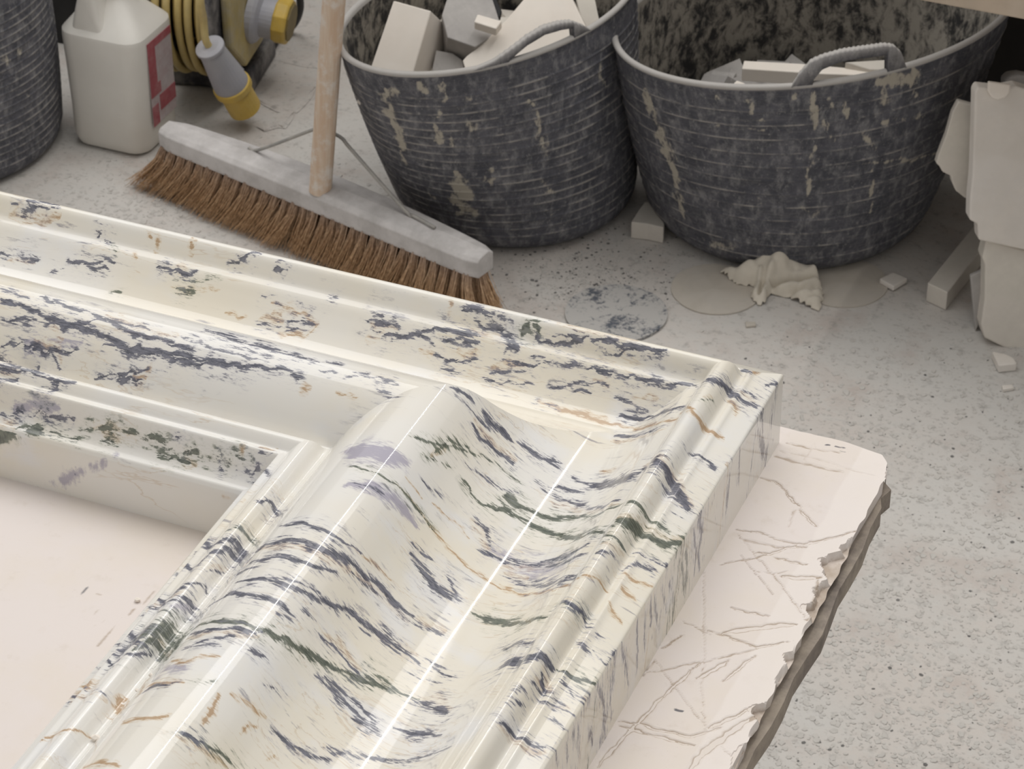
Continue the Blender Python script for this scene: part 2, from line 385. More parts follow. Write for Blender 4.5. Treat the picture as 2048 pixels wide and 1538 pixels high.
# ------------------------------------------------------------------ the carved marble moulding
XO, YO, KY, ZB = -0.357, 1.2005, 0.836, 0.75
PROF = np.array([(0.0, 0.046), (0.0012, 0.0474), (0.006, 0.0492), (0.0115, 0.0512), (0.0142, 0.0531), (0.016, 0.053), (0.0176, 0.0522), (0.0192, 0.0534), (0.0208, 0.0564), (0.023, 0.0602), (0.026, 0.0628), (0.0285, 0.0632), (0.0312, 0.0618), (0.0336, 0.0585), (0.0356, 0.0545), (0.0372, 0.0524), (0.0395, 0.0512), (0.044, 0.049), (0.05, 0.0432), (0.057, 0.037), (0.065, 0.0322), (0.074, 0.0302), (0.0805, 0.0303), (0.0905, 0.0331), (0.1022, 0.0385), (0.1131, 0.046), (0.1242, 0.0572), (0.1337, 0.069), (0.14, 0.0755), (0.146, 0.0795), (0.153, 0.0815), (0.16, 0.0815), (0.167, 0.0796), (0.174, 0.0762), (0.181, 0.071), (0.1875, 0.0645), (0.1925, 0.058), (0.196, 0.0528), (0.198, 0.0518), (0.2, 0.053), (0.203, 0.0575), (0.206, 0.0598), (0.209, 0.0596), (0.212, 0.0572), (0.2145, 0.0548), (0.216, 0.0545), (0.2185, 0.0545), (0.22, 0.0525), (0.2225, 0.047), (0.225, 0.041), (0.228, 0.0375), (0.232, 0.0355), (0.2345, 0.0345), (0.235, 0.0335)])
SM = smooth_path(np.c_[PROF[1:], np.zeros(len(PROF) - 1)], 1200)[:, :2]
arc = np.r_[0, np.cumsum(np.linalg.norm(np.diff(SM, axis=0), axis=1))]
sa = np.linspace(0, arc[-1], 330)
PS, PZ = np.interp(sa, arc, SM[:, 0]), np.interp(sa, arc, SM[:, 1])
PS = np.r_[0, np.zeros(14), 0.0004, PS, 0.2356, np.full(10, 0.236), 0.236]
PZ = np.r_[0, np.linspace(0.003, 0.0462, 14), 0.0469, PZ, 0.0328, np.linspace(0.0318, 0.003, 10), 0]
NS = len(PS)
VEINS = """0 0 0.3 60 -8342,11727 -8221,11730 -8091,11741 -8010,11766;0 0 0.5 80 -8248,11759 -8130,11765 -8037,11767;0 0 0.5 100 -7738,11703 -7732,11703;0 0 0.3 70 -7692,11695 -7652,11680;0 1 0.6 50 -7632,11667 -7583,11637;0 2 0.6 90 -7346,11719 -7332,11716;0 2 0.7 90 -7132,11739 -7101,11724;0 2 0.4 60 -7398,11734 -7387,11726;0 2 0.5 50 -7465,11650 -7445,11637;0 0 0.5 70 -8333,11536 -8249,11532 -8129,11534 -8073,11530;0 0 0.3 50 -8264,11534 -8176,11549 -8088,11548;0 0 0.3 90 -7876,11567 -7769,11566 -7678,11572 -7569,11563;0 0 0.3 80 -7771,11570 -7664,11598 -7574,11603;0 0 0.3 50 -7971,11501 -7879,11519;0 0 0.4 95 -7297,11627 -7220,11630 -7137,11619 -7052,11633;0 0 0.3 80 -7185,11612 -7111,11619;0 0 0.3 85 -6882,11708 -6823,11722 -6767,11742 -6677,11767;0 0 0.4 70 -6569,11723 -6490,11714;0 0 0.3 50 -6575,11740 -6530,11751;0 1 0.3 60 -7160,11556 -7073,11563 -6999,11572;0 1 0.3 40 -7186,11585 -7112,11593 -7038,11602 -6949,11618 -6860,11635;0 1 0.3 40 -7550,11470 -7464,11483;0 2 0.4 60 -6529,11579 -6420,11588 -6302,11578 -6221,11550 -6272,11484 -6353,11469 -6431,11449;0 2 1.1 35 -6426,11465 -6351,11479 -6277,11494;0 2 0.4 50 -6800,11503 -6730,11504 -6660,11505;0 0 0.4 75 -6576,11487 -6479,11497 -6432,11504;0 0 0.3 95 -6399,11540 -6302,11550 -6240,11551;0 0 0.3 50 -6412,11488 -6324,11515;0 0 0.4 70 -6195,11673 -6148,11678;0 0 0.3 50 -6389,11603 -6325,11601 -6267,11610;0 0 0.3 60 -6517,11578 -6457,11586;0 0 0.3 50 -6605,11605 -6508,11617;0 0 0.7 95 -7685,10579 -7559,10578 -7423,10559 -7328,10543 -7240,10541 -7141,10541 -7012,10530 -6933,10518 -6854,10506 -6784,10514 -6715,10522 -6596,10526 -6482,10538 -6411,10540 -6340,10542 -6270,10545 -6201,10549 -6087,10558 -6020,10567 -5955,10577 -5884,10577 -5814,10577;0 0 0.5 90 -6993,10490 -6923,10498 -6853,10505 -6758,10509 -6663,10514 -6572,10513 -6481,10512 -6396,10521 -6311,10530 -6227,10542 -6145,10556;0 0 0.6 75 -7462,10652 -7344,10643 -7212,10630 -7082,10618 -7005,10612 -6926,10602;0 0 0.9 75 -7036,10624 -6949,10599 -6865,10578 -6767,10578 -6659,10580 -6578,10587;0 0 0.5 60 -7718,10638 -7599,10628 -7516,10637;0 0 0.7 65 -6838,10573 -6723,10587 -6646,10577 -6568,10568 -6446,10563;0 0 0.4 60 -6926,10602 -6815,10623 -6711,10611;0 0 0.4 85 -7638,10487 -7571,10504 -7504,10522 -7381,10525 -7283,10530 -7216,10543 -7149,10558 -7074,10602;0 0 0.4 80 -7353,10568 -7283,10530 -7239,10516;0 0 0.5 65 -6562,10626 -6434,10634 -6364,10592 -6252,10605 -6178,10600 -6105,10596 -6015,10605;0 0 1.2 60 -6451,10712 -6326,10703 -6202,10694 -6117,10690 -6032,10685 -5937,10685 -5843,10684 -5749,10684;0 0 1.1 45 -6313,10654 -6222,10653 -6132,10651 -6011,10645;0 0 0.3 85 -7601,10405 -7510,10428 -7400,10433 -7321,10424 -7238,10434 -7135,10452;0 0 0.4 85 -7395,10421 -7307,10420 -7240,10408 -7207,10388;0 3 1.0 60 -7452,10439 -7382,10435 -7312,10431;0 3 0.6 50 -7326,10464 -7255,10472 -7185,10479 -7114,10487;0 0 0.3 85 -6993,10377 -6929,10401 -6859,10409 -6786,10410 -6694,10421;0 0 0.3 80 -6894,10406 -6839,10421 -6759,10431 -6684,10455;0 2 0.4 90 -6767,10421 -6684,10426;0 2 0.3 90 -6704,10445 -6676,10458;0 0 0.3 70 -6884,10410 -6854,10398 -6784,10404;0 0 0.5 85 -7589,10373 -7511,10368 -7324,10280 -7217,10266 -7131,10244 -7039,10256;0 0 0.4 80 -7504,10246 -7406,10250 -7311,10259 -7222,10253 -7124,10230;0 0 0.9 75 -7482,10204 -7379,10220;0 0 0.3 70 -7168,10196 -7131,10218 -7124,10230;0 0 1.0 60 -7513,10264 -7398,10280 -7336,10369;0 3 0.7 75 -7363,10123 -7257,10145 -7166,10149 -7075,10152;0 0 0.3 70 -7350,10122 -7277,10126 -7204,10130 -7082,10134 -6985,10137;0 0 0.3 65 -7440,10100 -7366,10101 -7290,10097;0 0 0.3 60 -7317,10133 -7254,10132 -7157,10138;1 1 3.2 95 -7415,290 -7334,333;0 1 1.7 95 -7248,10065 -7171,10072;0 1 0.6 90 -7310,10066 -7249,10091 -7162,10089;0 1 0.4 85 -7116,10084 -7008,10077 -6927,10085;0 1 0.3 65 -6810,10095 -6754,10105 -6694,10106;0 1 0.3 50 -6911,10133 -6814,10135 -6717,10136 -6600,10145 -6479,10141 -6381,10132;0 2 0.3 40 -6864,10139 -6765,10132 -6681,10135 -6598,10138;0 1 0.4 95 -6465,10103 -6382,10106 -6265,10110;0 0 0.3 70 -6366,10160 -6307,10162;0 1 0.3 70 -6310,10132 -6264,10138 -6217,10140;0 0 0.4 70 -5997,10116 -5896,10126 -5687,9966;0 0 0.4 65 -5955,10128 -5852,10133;0 0 0.5 75 -6093,10120 -6069,10120;0 2 0.4 80 -5973,10163 -5961,10163;0 0 0.3 60 -5874,10165 -5785,10173;0 1 1.2 30 -6237,10127 -6167,10131 -6098,10135 -6029,10140 -5960,10144 -5892,10148;0 1 0.4 60 -6007,10142 -5950,10147;0 0 0.6 70 -5931,11609 -5835,11616 -5738,11619;0 0 0.6 70 -5813,11565 -5723,11583;0 0 0.4 50 -5904,11575 -5831,11579;0 0 0.5 50 -5719,10621 -5631,10632;0 0 0.8 65 -5580,10621 -5493,10657 -5381,10663 -5274,10654;0 0 0.5 65 -5371,10593 -5308,10591 -5237,10575;0 2 0.5 50 -5778,10524 -5732,10524;0 2 0.3 60 -5587,10538 -5524,10538 -5462,10539;0 0 0.7 50 -5955,10697 -5876,10690 -5796,10684 -5712,10690 -5627,10695;1 3 2.3 95 -7055,86 -6974,144 -6895,194;1 0 0.8 45 -6974,144 -6896,187;1 3 1.1 70 -6829,240 -6750,302;0 3 0.6 70 -6687,10055 -6686,10055;1 3 1.6 40 -7133,57 -7030,94;0 0 1.1 50 -5378,11733 -5268,11729 -5148,11733 -5077,11722;0 0 0.3 80 -5392,11734 -5300,11741 -5202,11733;0 0 0.3 70 -5316,11716 -5230,11702 -5126,11712;0 1 1.0 95 -5012,11710 -4984,11725;0 1 0.6 95 -4954,11732 -4915,11719;0 2 0.4 60 -5467,11734 -5459,11733;0 0 0.4 85 -4934,11700 -4857,11708 -4780,11713 -4705,11723 -4632,11737 -4555,11741 -4478,11745 -4411,11741 -4345,11738 -4257,11743 -4170,11752;0 0 0.3 60 -4826,11727 -4743,11734 -4659,11740 -4568,11741 -4477,11742 -4413,11744 -4349,11748;0 0 0.4 60 -4581,11709 -4504,11715 -4428,11719 -4305,11736;0 0 0.5 60 -4412,11743 -4348,11746 -4285,11750;0 0 0.6 50 -4882,11766 -4881,11766;0 0 0.9 70 -5129,11687 -5066,11665 -5001,11637 -5085,11616;0 0 0.7 65 -5907,11625 -5826,11628 -5741,11623;0 0 0.7 75 -5801,11571 -5735,11577 -5668,11583 -5596,11607 -5504,11582;0 0 0.8 80 -5592,11629 -5521,11637 -5451,11649 -5380,11654 -5310,11659 -5240,11664;0 0 0.6 70 -5445,11604 -5358,11623 -5241,11634;0 0 0.4 80 -5486,11541 -5398,11527 -5294,11536;0 0 0.3 80 -5351,11544 -5286,11550 -5221,11556;0 2 0.4 40 -5586,11552 -5486,11541;0 0 0.3 70 -4928,11622 -4837,11627;0 0 0.4 75 -5020,11588 -4938,11583 -4863,11595;0 0 0.4 85 -4843,11610 -4766,11615 -4689,11621 -4599,11626 -4509,11631 -4419,11633 -4328,11634 -4237,11634 -4147,11633 -4063,11649 -3981,11667 -3882,11561;0 0 0.3 70 -4531,11620 -4440,11621;0 0 0.4 60 -4644,11641 -4594,11646;0 0 0.4 65 -5166,11491 -5087,11493 -5008,11495 -4934,11510 -4860,11524;0 0 0.4 85 -4781,11524 -4656,11541 -4589,11538 -4522,11536;0 0 0.3 70 -4652,11563 -4562,11569 -4439,11588;0 0 0.3 75 -5130,11531 -5062,11540 -4995,11550 -4928,11558;0 0 0.4 60 -5420,11484 -5349,11491 -5277,11497;0 0 1.0 100 -3880,11590 -3829,11586 -3797,11607 -3774,11635 -3762,11658 -3718,11641 -3677,11635 -3600,11633;2 0 1.3 100 11645,436 11646,436;0 0 0.6 70 -3773,11869 -3693,11863;0 0 0.8 85 -3618,11833 -3574,11893;0 0 0.7 60 -3704,11710 -3623,11699;0 2 0.9 80 -3707,11881 -3693,11897;0 0 1.0 90 -4326,11471 -4206,11493 -4087,11480 -4007,11429 -3947,11436;0 0 0.3 60 -4393,11539 -4283,11555;0 2 0.5 30 -4299,11563 -4225,11571 -4150,11579;0 1 0.3 50 -3843,11382 -3791,11450;0 2 0.6 85 -4800,11443 -4729,11432 -4659,11421 -4594,11424 -4530,11428 -4461,11417 -4391,11405 -4316,11412 -4237,11409 -4120,11366 -3986,11307 -3936,11305;0 0 0.7 40 -4823,11436 -4747,11427 -4670,11417;0 2 0.7 95 -3935,11368 -3834,11257 -3798,11263 -3777,11261 -3761,11269 -3706,11257 -3660,11269;0 2 0.5 40 -3655,11254 -3654,11254;2 2 0.6 40 11304,432 11305,432;0 0 1.0 80 -4297,11315 -4175,11312 -4105,11292 -4024,11242 -3969,11258;0 2 0.9 60 -3742,11585 -3692,11550 -3665,11493;0 2 0.8 60 -4238,10987 -4174,10968;0 0 0.6 85 -5028,10756 -4958,10797 -4904,10818;0 0 1.1 75 -4871,10829 -4818,10821 -4756,10854 -4708,10861;0 0 1.0 75 -4868,10706 -4810,10688 -4739,10696 -4679,10734 -4652,10730;0 0 0.6 90 -4693,10885 -4617,10887 -4548,10905 -4462,10943;0 0 0.5 70 -4548,10905 -4455,10895;0 0 0.8 50 -4987,10749 -4938,10750 -4892,10760 -4846,10769 -4798,10775;0 1 0.6 65 -5037,10279 -4972,10326 -4909,10404 -4873,10462 -4837,10521 -4765,10583;0 1 0.6 60 -4920,10320 -4895,10456;0 1 0.4 50 -4948,10246 -4878,10307 -4821,10371;0 1 0.8 55 -4906,10453 -4868,10506 -4830,10560;0 0 0.8 50 -4810,10458 -4725,10491 -4638,10521 -4555,10562;0 1 0.8 95 -4770,10367 -4720,10337 -4656,10332 -4617,10356 -4565,10409 -4496,10422 -4432,10418 -4365,10408 -4299,10399 -4227,10372 -4070,10285 -3963,10259 -3863,10182;0 1 1.7 95 -3875,10244 -3821,10256 -3783,10284 -3752,10300 -3692,10299 -3626,10315 -3572,10395;0 1 1.0 70 -3873,10390 -3789,10423 -3711,10410 -3647,10402;0 1 0.5 60 -4775,10606 -4723,10631 -4667,10647 -4569,10652;0 1 0.9 75 -4600,10491 -4526,10492 -4429,10501 -4338,10521 -4266,10543 -4183,10538 -4112,10513 -4029,10456 -3983,10476 -3941,10508;0 1 1.5 95 -4588,10507 -4523,10485;0 0 1.1 60 -4487,10698 -4380,10685 -4302,10678 -4213,10642 -4047,10533 -3968,10548;0 0 0.6 80 -4422,10755 -4351,10783 -4270,10784;0 0 1.0 60 -4517,10709 -4453,10708;0 0 1.0 70 -4371,10878 -4254,10869 -4177,10834 -4082,10748;0 0 2.1 85 -4242,10839 -4124,10825 -4018,10770 -3956,10799;0 0 1.8 95 -3946,10837 -3855,10768 -3811,10765 -3783,10760 -3755,10753 -3695,10691 -3627,10639;2 0 2.6 95 10653,440 10654,440;0 0 0.6 90 -3768,11034 -3705,11048 -3623,11030;0 3 3.1 90 -5300,10068 -5215,10051 -5146,10063 -5085,10065 -5030,10079 -4979,10100;0 3 1.3 90 -5138,9765 -5081,9787 -5030,9820 -4947,9846 -4875,9871 -4814,9866;0 0 0.5 60 -5132,9778 -5047,9804 -4969,9843;0 0 1.0 65 -4659,10227 -4573,10200 -4515,10123;0 0 1.1 60 -4560,10056 -4495,10075 -4426,10086 -4370,10109 -4308,10117 -4239,10106 -4176,10101 -4101,10067 -4022,10049 -3961,10074;0 3 3.1 50 -4326,10081 -4258,10094 -4180,10084 -4084,10025;0 0 1.2 75 -4242,10144 -4136,10152 -4028,10121 -3987,10168;0 0 1.6 60 -4281,9947 -4158,9913 -4086,9885 -4008,9840 -3964,9877 -3882,9817;0 0 0.6 60 -4379,9978 -4320,9982 -4254,9970;0 3 2.6 35 -4489,10091 -4434,10119 -4377,10145;0 0 1.7 65 -4748,9694 -4680,9674 -4588,9682 -4488,9672;0 0 0.6 60 -4793,9767 -4732,9763 -4662,9793;0 0 1.1 60 -4605,9774 -4557,9733 -4507,9690;0 2 0.3 60 -4810,10071 -4763,10075 -4704,10105 -4620,10082;0 2 0.3 40 -4951,10038 -4901,10034 -4854,10036;0 0 1.1 55 -4899,9288 -4826,9328 -4779,9351 -4730,9371 -4646,9365 -4558,9379;0 1 0.9 90 -4401,9640 -4303,9635 -4241,9630 -4168,9601 -4043,9528 -3952,9533;0 1 0.6 95 -3922,9574 -3845,9527 -3799,9555 -3767,9562;0 0 0.9 50 -4594,9379 -4531,9397 -4468,9415;0 0 0.6 50 -4886,10107 -4820,10149;0 1 0.3 90 -5201,9919 -5118,9903 -5044,9927 -4992,9931 -4945,9947 -4899,9949 -4854,9956 -4805,9952 -4751,9940;0 2 0.3 90 -4968,9945 -4910,9949 -4856,9961 -4806,9954 -4751,9940 -4697,9939 -4636,9924 -4579,9919 -4518,9906 -4463,9903 -4403,9893 -4288,9880 -4167,9851 -4095,9821 -4014,9769 -3943,9797 -3879,9752;0 2 0.5 80 -3861,9765 -3824,9789 -3789,9819 -3740,9815;0 1 0.3 70 -3874,10060 -3814,10087 -3775,10112;0 1 0.9 70 -3900,10127 -3828,10093;0 0 0.6 80 -3867,9953 -3815,10001 -3780,10003;0 0 1.1 50 -3669,10084 -3614,10097;0 2 0.5 60 -3724,9982 -3628,9980 -3576,9998;0 2 0.4 70 -3708,9733 -3667,9689 -3611,9666;0 2 0.4 60 -3708,9881 -3612,9847;2 2 0.6 60 9861,446 9862,446;0 0 0.5 40 -3714,10546 -3623,10563;0 0 0.6 85 -5345,9413 -5273,9398 -5215,9405 -5098,9391 -5035,9385 -4982,9396 -4907,9433;0 2 0.3 50 -4982,9396 -4933,9414 -4886,9439 -4848,9456 -4810,9473 -4768,9484;0 0 1.3 80 -5383,9153 -5356,9268 -5285,9253 -5227,9262 -5148,9251 -5082,9262 -5019,9277 -4965,9310 -4925,9324 -4888,9342 -4843,9370 -4797,9395 -4750,9394 -4703,9393 -4658,9397 -4613,9402;0 0 0.9 75 -5348,9113 -5268,9104 -5204,9123 -5116,9116 -5043,9136 -4988,9165 -4939,9207;0 0 1.1 70 -5378,9028 -5293,9036;0 0 1.0 80 -5326,8935 -5246,8925 -5182,8941 -5103,8939 -5037,8959 -4978,8978 -4926,9012 -4886,9046 -4847,9083 -4808,9120 -4751,9145 -4694,9170 -4649,9174 -4604,9178 -4556,9176 -4480,9163;0 0 0.6 60 -5168,8962 -5100,8968 -5042,8991 -4984,9015 -4934,9052;0 0 0.6 50 -4755,9104 -4711,9124 -4663,9137 -4614,9148 -4562,9162 -4507,9171;0 0 0.8 85 -5413,8796 -5361,8806 -5319,8832 -5232,8808 -5161,8812 -5098,8803 -5044,8810 -4998,8810 -4956,8816;0 0 0.5 50 -5033,8766 -4982,8777 -4937,8799;0 0 0.4 50 -4946,8888 -4899,8883;0 1 0.9 85 -5412,8529 -5362,8598 -5292,8584 -5235,8592 -5173,8587 -5121,8600 -5056,8608 -5000,8632 -4952,8658 -4908,8692 -4867,8721 -4826,8750 -4787,8775 -4748,8798 -4710,8828 -4667,8851 -4624,8872 -4568,8900 -4510,8924 -4449,8943 -4386,8957;0 0 0.8 80 -5377,8535 -5306,8522 -5250,8532 -5180,8535 -5121,8556 -5074,8577 -5030,8603;0 0 0.7 75 -5326,8405 -5276,8425 -5231,8453 -5167,8468 -5114,8499;0 0 0.6 60 -5329,8390 -5231,8411 -5138,8412;0 1 1.6 50 -4858,8703 -4822,8742 -4782,8776;0 1 2.1 55 -4639,8904 -4590,8922 -4537,8932;0 0 0.5 90 -4847,8866 -4794,8895 -4724,8891 -4673,8879;0 0 1.6 75 -4766,9714 -4694,9686 -4650,9668 -4607,9651 -4526,9645;0 0 0.8 60 -4797,8666 -4758,8678 -4720,8691 -4659,8682 -4596,8668 -4541,8672 -4486,8675;0 0 1.1 65 -4588,8626 -4529,8634 -4469,8640 -4418,8629;0 0 0.5 80 -4755,8718 -4715,8728 -4671,8731 -4626,8731 -4578,8726 -4526,8714 -4475,8702;0 1 0.6 85 -5037,7846 -4964,7870 -4897,7902 -4849,7930;0 0 0.4 90 -5032,7857 -4988,7865 -4948,7880;0 0 0.7 75 -4801,8242 -4732,8256 -4689,8279 -4642,8297 -4600,8324 -4554,8346;0 0 1.1 60 -4615,8379 -4553,8412 -4488,8441 -4445,8469 -4400,8494 -4352,8514 -4301,8526 -4251,8543 -4196,8549 -4122,8563 -4034,8545;0 0 0.7 85 -4413,8715 -4350,8730 -4280,8727 -4226,8736 -4160,8719;0 0 2.0 60 -4388,8937 -4309,8943 -4209,8901;0 0 0.5 50 -4904,8392 -4866,8424 -4828,8457;0 0 0.5 70 -5034,8454 -4991,8480 -4952,8512;0 0 0.5 60 -4490,9082 -4390,9093 -4295,9117;0 0 1.6 55 -4437,9197 -4380,9188 -4316,9165;0 2 0.7 80 -5394,8140 -5284,8124 -5176,8121;0 0 0.6 60 -5379,8095 -5326,8111 -5252,8110 -5192,8129;0 2 0.6 90 -5340,7849 -5248,7857 -5196,7868 -5149,7888 -5120,7916;0 2 0.6 90 -5010,8149 -5003,8092 -4984,8034 -4985,7953;0 2 0.4 70 -4870,8081 -4865,8156 -4839,8189;0 2 0.7 70 -5373,7549 -5270,7539 -5170,7527;0 2 0.6 60 -5347,8315 -5246,8267 -5204,8319 -5151,8330 -5104,8350;0 3 1.8 40 -5344,8245 -5227,8233;0 1 0.5 40 -5151,8139 -5097,8166 -5051,8206;0 2 0.8 35 -4970,8198 -4926,8217 -4884,8239 -4843,8263;0 2 0.3 50 -4757,8087 -4730,8162;0 0 1.5 80 -5680,9323 -5629,9369 -5587,9403 -5535,9371;0 0 1.7 75 -5650,9246 -5598,9330 -5541,9334 -5487,9172;0 0 1.0 75 -5900,9298 -5737,9146 -5680,9161 -5650,9246;0 0 1.3 70 -5884,9479 -5675,9291;0 0 0.5 50 -5612,9128 -5561,9209;0 0 0.7 80 -5639,9698 -5585,9784 -5402,9591;0 1 0.5 70 -5679,9438 -5609,9495 -5555,9504 -5412,9321;1 2 0.5 40 -6051,274 -5984,279;0 2 0.4 40 -5744,9747 -5743,9747;0 0 0.8 75 -5689,8906 -5634,8989 -5585,9050 -5571,9021;0 0 0.9 65 -5894,9013 -5735,8873 -5681,8892 -5638,8950;0 0 1.0 60 -5899,8944 -5748,8808 -5695,8837 -5637,8859 -5592,8906 -5469,8800;0 3 0.7 50 -5632,8806 -5599,8853 -5573,8913;0 0 0.9 50 -5889,8939 -5888,8939;0 1 2.9 85 -5679,8540 -5631,8609 -5585,8670 -5444,8539 -5411,8442;0 1 1.5 80 -5648,8446 -5611,8549 -5566,8567 -5411,8356;0 0 0.9 75 -5892,8702 -5726,8574 -5664,8602;0 0 1.5 70 -5752,8450 -5694,8480 -5662,8513;0 0 0.6 85 -5722,8356 -5666,8393 -5620,8439 -5580,8488;0 0 0.5 70 -5909,8516 -5735,8379;0 0 0.3 70 -5911,8290 -5711,8133 -5622,8130 -5598,8147;0 2 0.5 60 -5891,8289 -5739,8180;0 2 0.6 95 -5754,7777 -5716,7822 -5662,7838 -5610,7866 -5556,7904;0 2 2.4 80 -5881,8356 -5746,8181;0 2 1.0 85 -5487,8038 -5568,8179 -5543,8207;0 2 1.5 70 -5404,8115 -5470,8261 -5493,8339;0 0 0.5 50 -5899,8229 -5898,8229;0 2 0.3 60 -5582,8074 -5557,8067;0 0 0.5 90 -3767,11033 -3699,11051 -3620,11039;0 2 0.6 70 -4371,9910 -4286,9882;0 0 0.6 60 -4433,10054 -4386,10086 -4333,10106 -4275,10114 -4201,10143 -4108,10124;0 0 1.1 55 -3735,9993 -3696,10077 -3620,10094;0 0 0.6 70 -3935,9587 -3833,9534 -3785,9559 -3740,9536 -3673,9514 -3618,9519;2 0 0.8 70 9545,447 9546,447;0 0 1.1 70 -4133,9362 -4068,9348 -4002,9331 -3902,9312;0 0 1.9 85 -4038,9144 -3983,9178 -3870,9100 -3807,9139 -3768,9156;0 0 0.8 80 -3798,8984 -3736,8996 -3787,9064;0 1 0.8 90 -3756,9181 -3696,9175 -3635,9191 -3571,9231;0 0 0.8 70 -3693,9111 -3621,9074;2 0 1.3 70 9116,444 9117,444;0 0 2.3 40 -3767,8964 -3703,8971 -3642,8988;0 0 0.8 60 -3838,8763 -3779,8832;0 0 0.7 95 -3819,8643 -3765,8670 -3683,8658 -3613,8702;0 0 0.9 60 -3845,8858 -3785,8900;0 0 0.6 60 -3662,9400 -3581,9369 -3578,9478;0 0 1.1 50 -3747,9411 -3687,9377 -3633,9356;0 0 0.7 60 -3667,8885 -3608,8877;2 0 1.2 60 8923,410 8924,410;0 0 0.5 60 -3674,8928 -3615,8963;2 0 0.8 60 9033,429 9034,429;0 2 0.4 70 -3728,9974 -3654,9969 -3573,10005;0 2 0.5 80 -3711,9739 -3661,9686 -3607,9654;0 0 1.7 35 -3579,9081 -3578,9081;2 0 3.6 35 9259,397 9260,397;0 0 0.3 60 -3747,10147 -3690,10152 -3638,10173 -3579,10174;2 0 1.0 90 10652,458 10701,299 10661,197 10692,56;2 0 0.7 80 10572,437 10598,331 10625,223 10615,158 10605,91;0 1 0.7 90 -3574,10434 -3573,10434;2 1 1.3 90 10455,371 10490,266 10481,169 10474,72;0 1 0.5 80 -3578,10330 -3577,10330;2 1 0.8 80 10366,372 10424,256 10440,171 10456,86;2 0 0.6 80 11585,371 11727,155 11781,42;2 0 0.6 70 11625,344 11662,214 11700,82;0 0 0.4 80 -3572,11149 -3571,11149;2 0 0.4 80 11135,400 11125,333 11110,240 11094,147;2 0 0.4 70 11288,440 11287,358 11285,275 11284,192;0 0 0.5 80 -3572,10188 -3571,10188;2 0 0.5 80 10224,349 10265,231;2 0 0.5 70 10093,419 10141,289 10191,156;2 0 0.5 80 9761,433 9770,348 9779,262 9779,182 9780,102;2 0 0.5 80 9938,424 9978,278 9903,236;2 0 0.5 70 10001,404 10028,307 10056,208 10084,109;2 0 0.6 85 9546,440 9613,280 9641,178 9669,76;0 0 0.6 50 -3580,9423 -3579,9423;2 0 1.2 50 9432,383 9466,270;2 0 0.8 85 9228,457 9321,261 9355,118;0 0 0.5 60 -3575,9071 -3574,9071;2 0 1.1 60 9120,301 9182,120;0 0 1.1 45 -3589,8969 -3588,8969;2 0 1.8 45 8941,437 8961,350 8981,263;0 0 0.6 50 -3587,8854 -3586,8854;2 0 1.0 50 8841,396 8870,273;0 0 0.4 60 -3590,8754 -3589,8754;2 0 0.6 60 8719,445 8733,363;2 0 0.5 60 9875,444 9876,353 9876,262 9877,170;2 0 0.6 85 11646,428 11689,258 11703,167 11716,74;0 0 0.3 70 -3574,11579 -3573,11579;2 0 0.5 70 11602,355 11638,234 11760,29;0 0 0.4 70 -3572,11131 -3571,11131;2 0 0.4 70 11103,352 11097,283 11092,213;2 0 0.4 50 11882,97 11883,97"""
doms = {0: [], 1: [], 2: []}
for rec in VEINS.split(';'):
    w = rec.split(); d, ch = int(w[0]), int(w[1]); hw, st = float(w[2]) * 1e-3, int(w[3]) / 100
    P = np.array([[int(q) for q in x.split(',')] for x in w[4:]], float) * 1e-4
    doms[d].append((ch, (hw * 1.12 if d != 1 else hw) + (0.0003 if d == 2 else 0), st, P * (np.array([1, 0.6]) if d == 0 else np.array([1, 0.85]))))
vr = np.random.default_rng(21)                              # the stone beyond the photographed corner is veined in the same way
for i in range(260):
    hdr = i % 2 == 0
    x0, y0 = (-1.85 + 1.04 * vr.random(), 1.0 + 0.2 * vr.random()) if hdr else (-0.6 + 0.22 * vr.random(), 0.18 + 0.58 * vr.random())
    L_ = 0.02 + 0.09 * vr.random() ** 2; n_ = int(4 + L_ * 80); xs_ = x0 + np.linspace(0, L_, n_)
    if hdr and xs_[-1] > -0.875: continue
    if not hdr and y0 > 0.70: continue
    ys_ = y0 + np.cumsum(vr.normal(size=n_)) * 0.0022 - 0.10 * (xs_ - x0)
    ch = int(vr.choice([0, 0, 0, 0, 1, 2, 3])); P = np.c_[xs_, ys_ * 0.6]
    doms[0].append((ch, 0.0006 + 0.0026 * vr.random() ** 2 + (0.002 if ch == 3 else 0), 0.5 + 0.45 * vr.random(), P))
for d in doms:
    L = list(doms[d])
    for n_, (ch, hw, st, P) in enumerate(L):
        if ch < 2:
            doms[d].append((ch, hw * 1.9 + 0.0006, st * 0.42, P))
            if d != 1: doms[d].append((ch, hw * 4.0 + 0.003, st * 0.13, P))
            if d == 0 and n_ % 5 == 0: doms[d].append((2, hw * 0.9 + 0.0008, 0.42 * st, P + np.array([0.0, 0.0016 if n_ % 2 else -0.0018])))
        else: doms[d].append((ch, hw * 1.8 + 0.0004, st * 0.3, P))
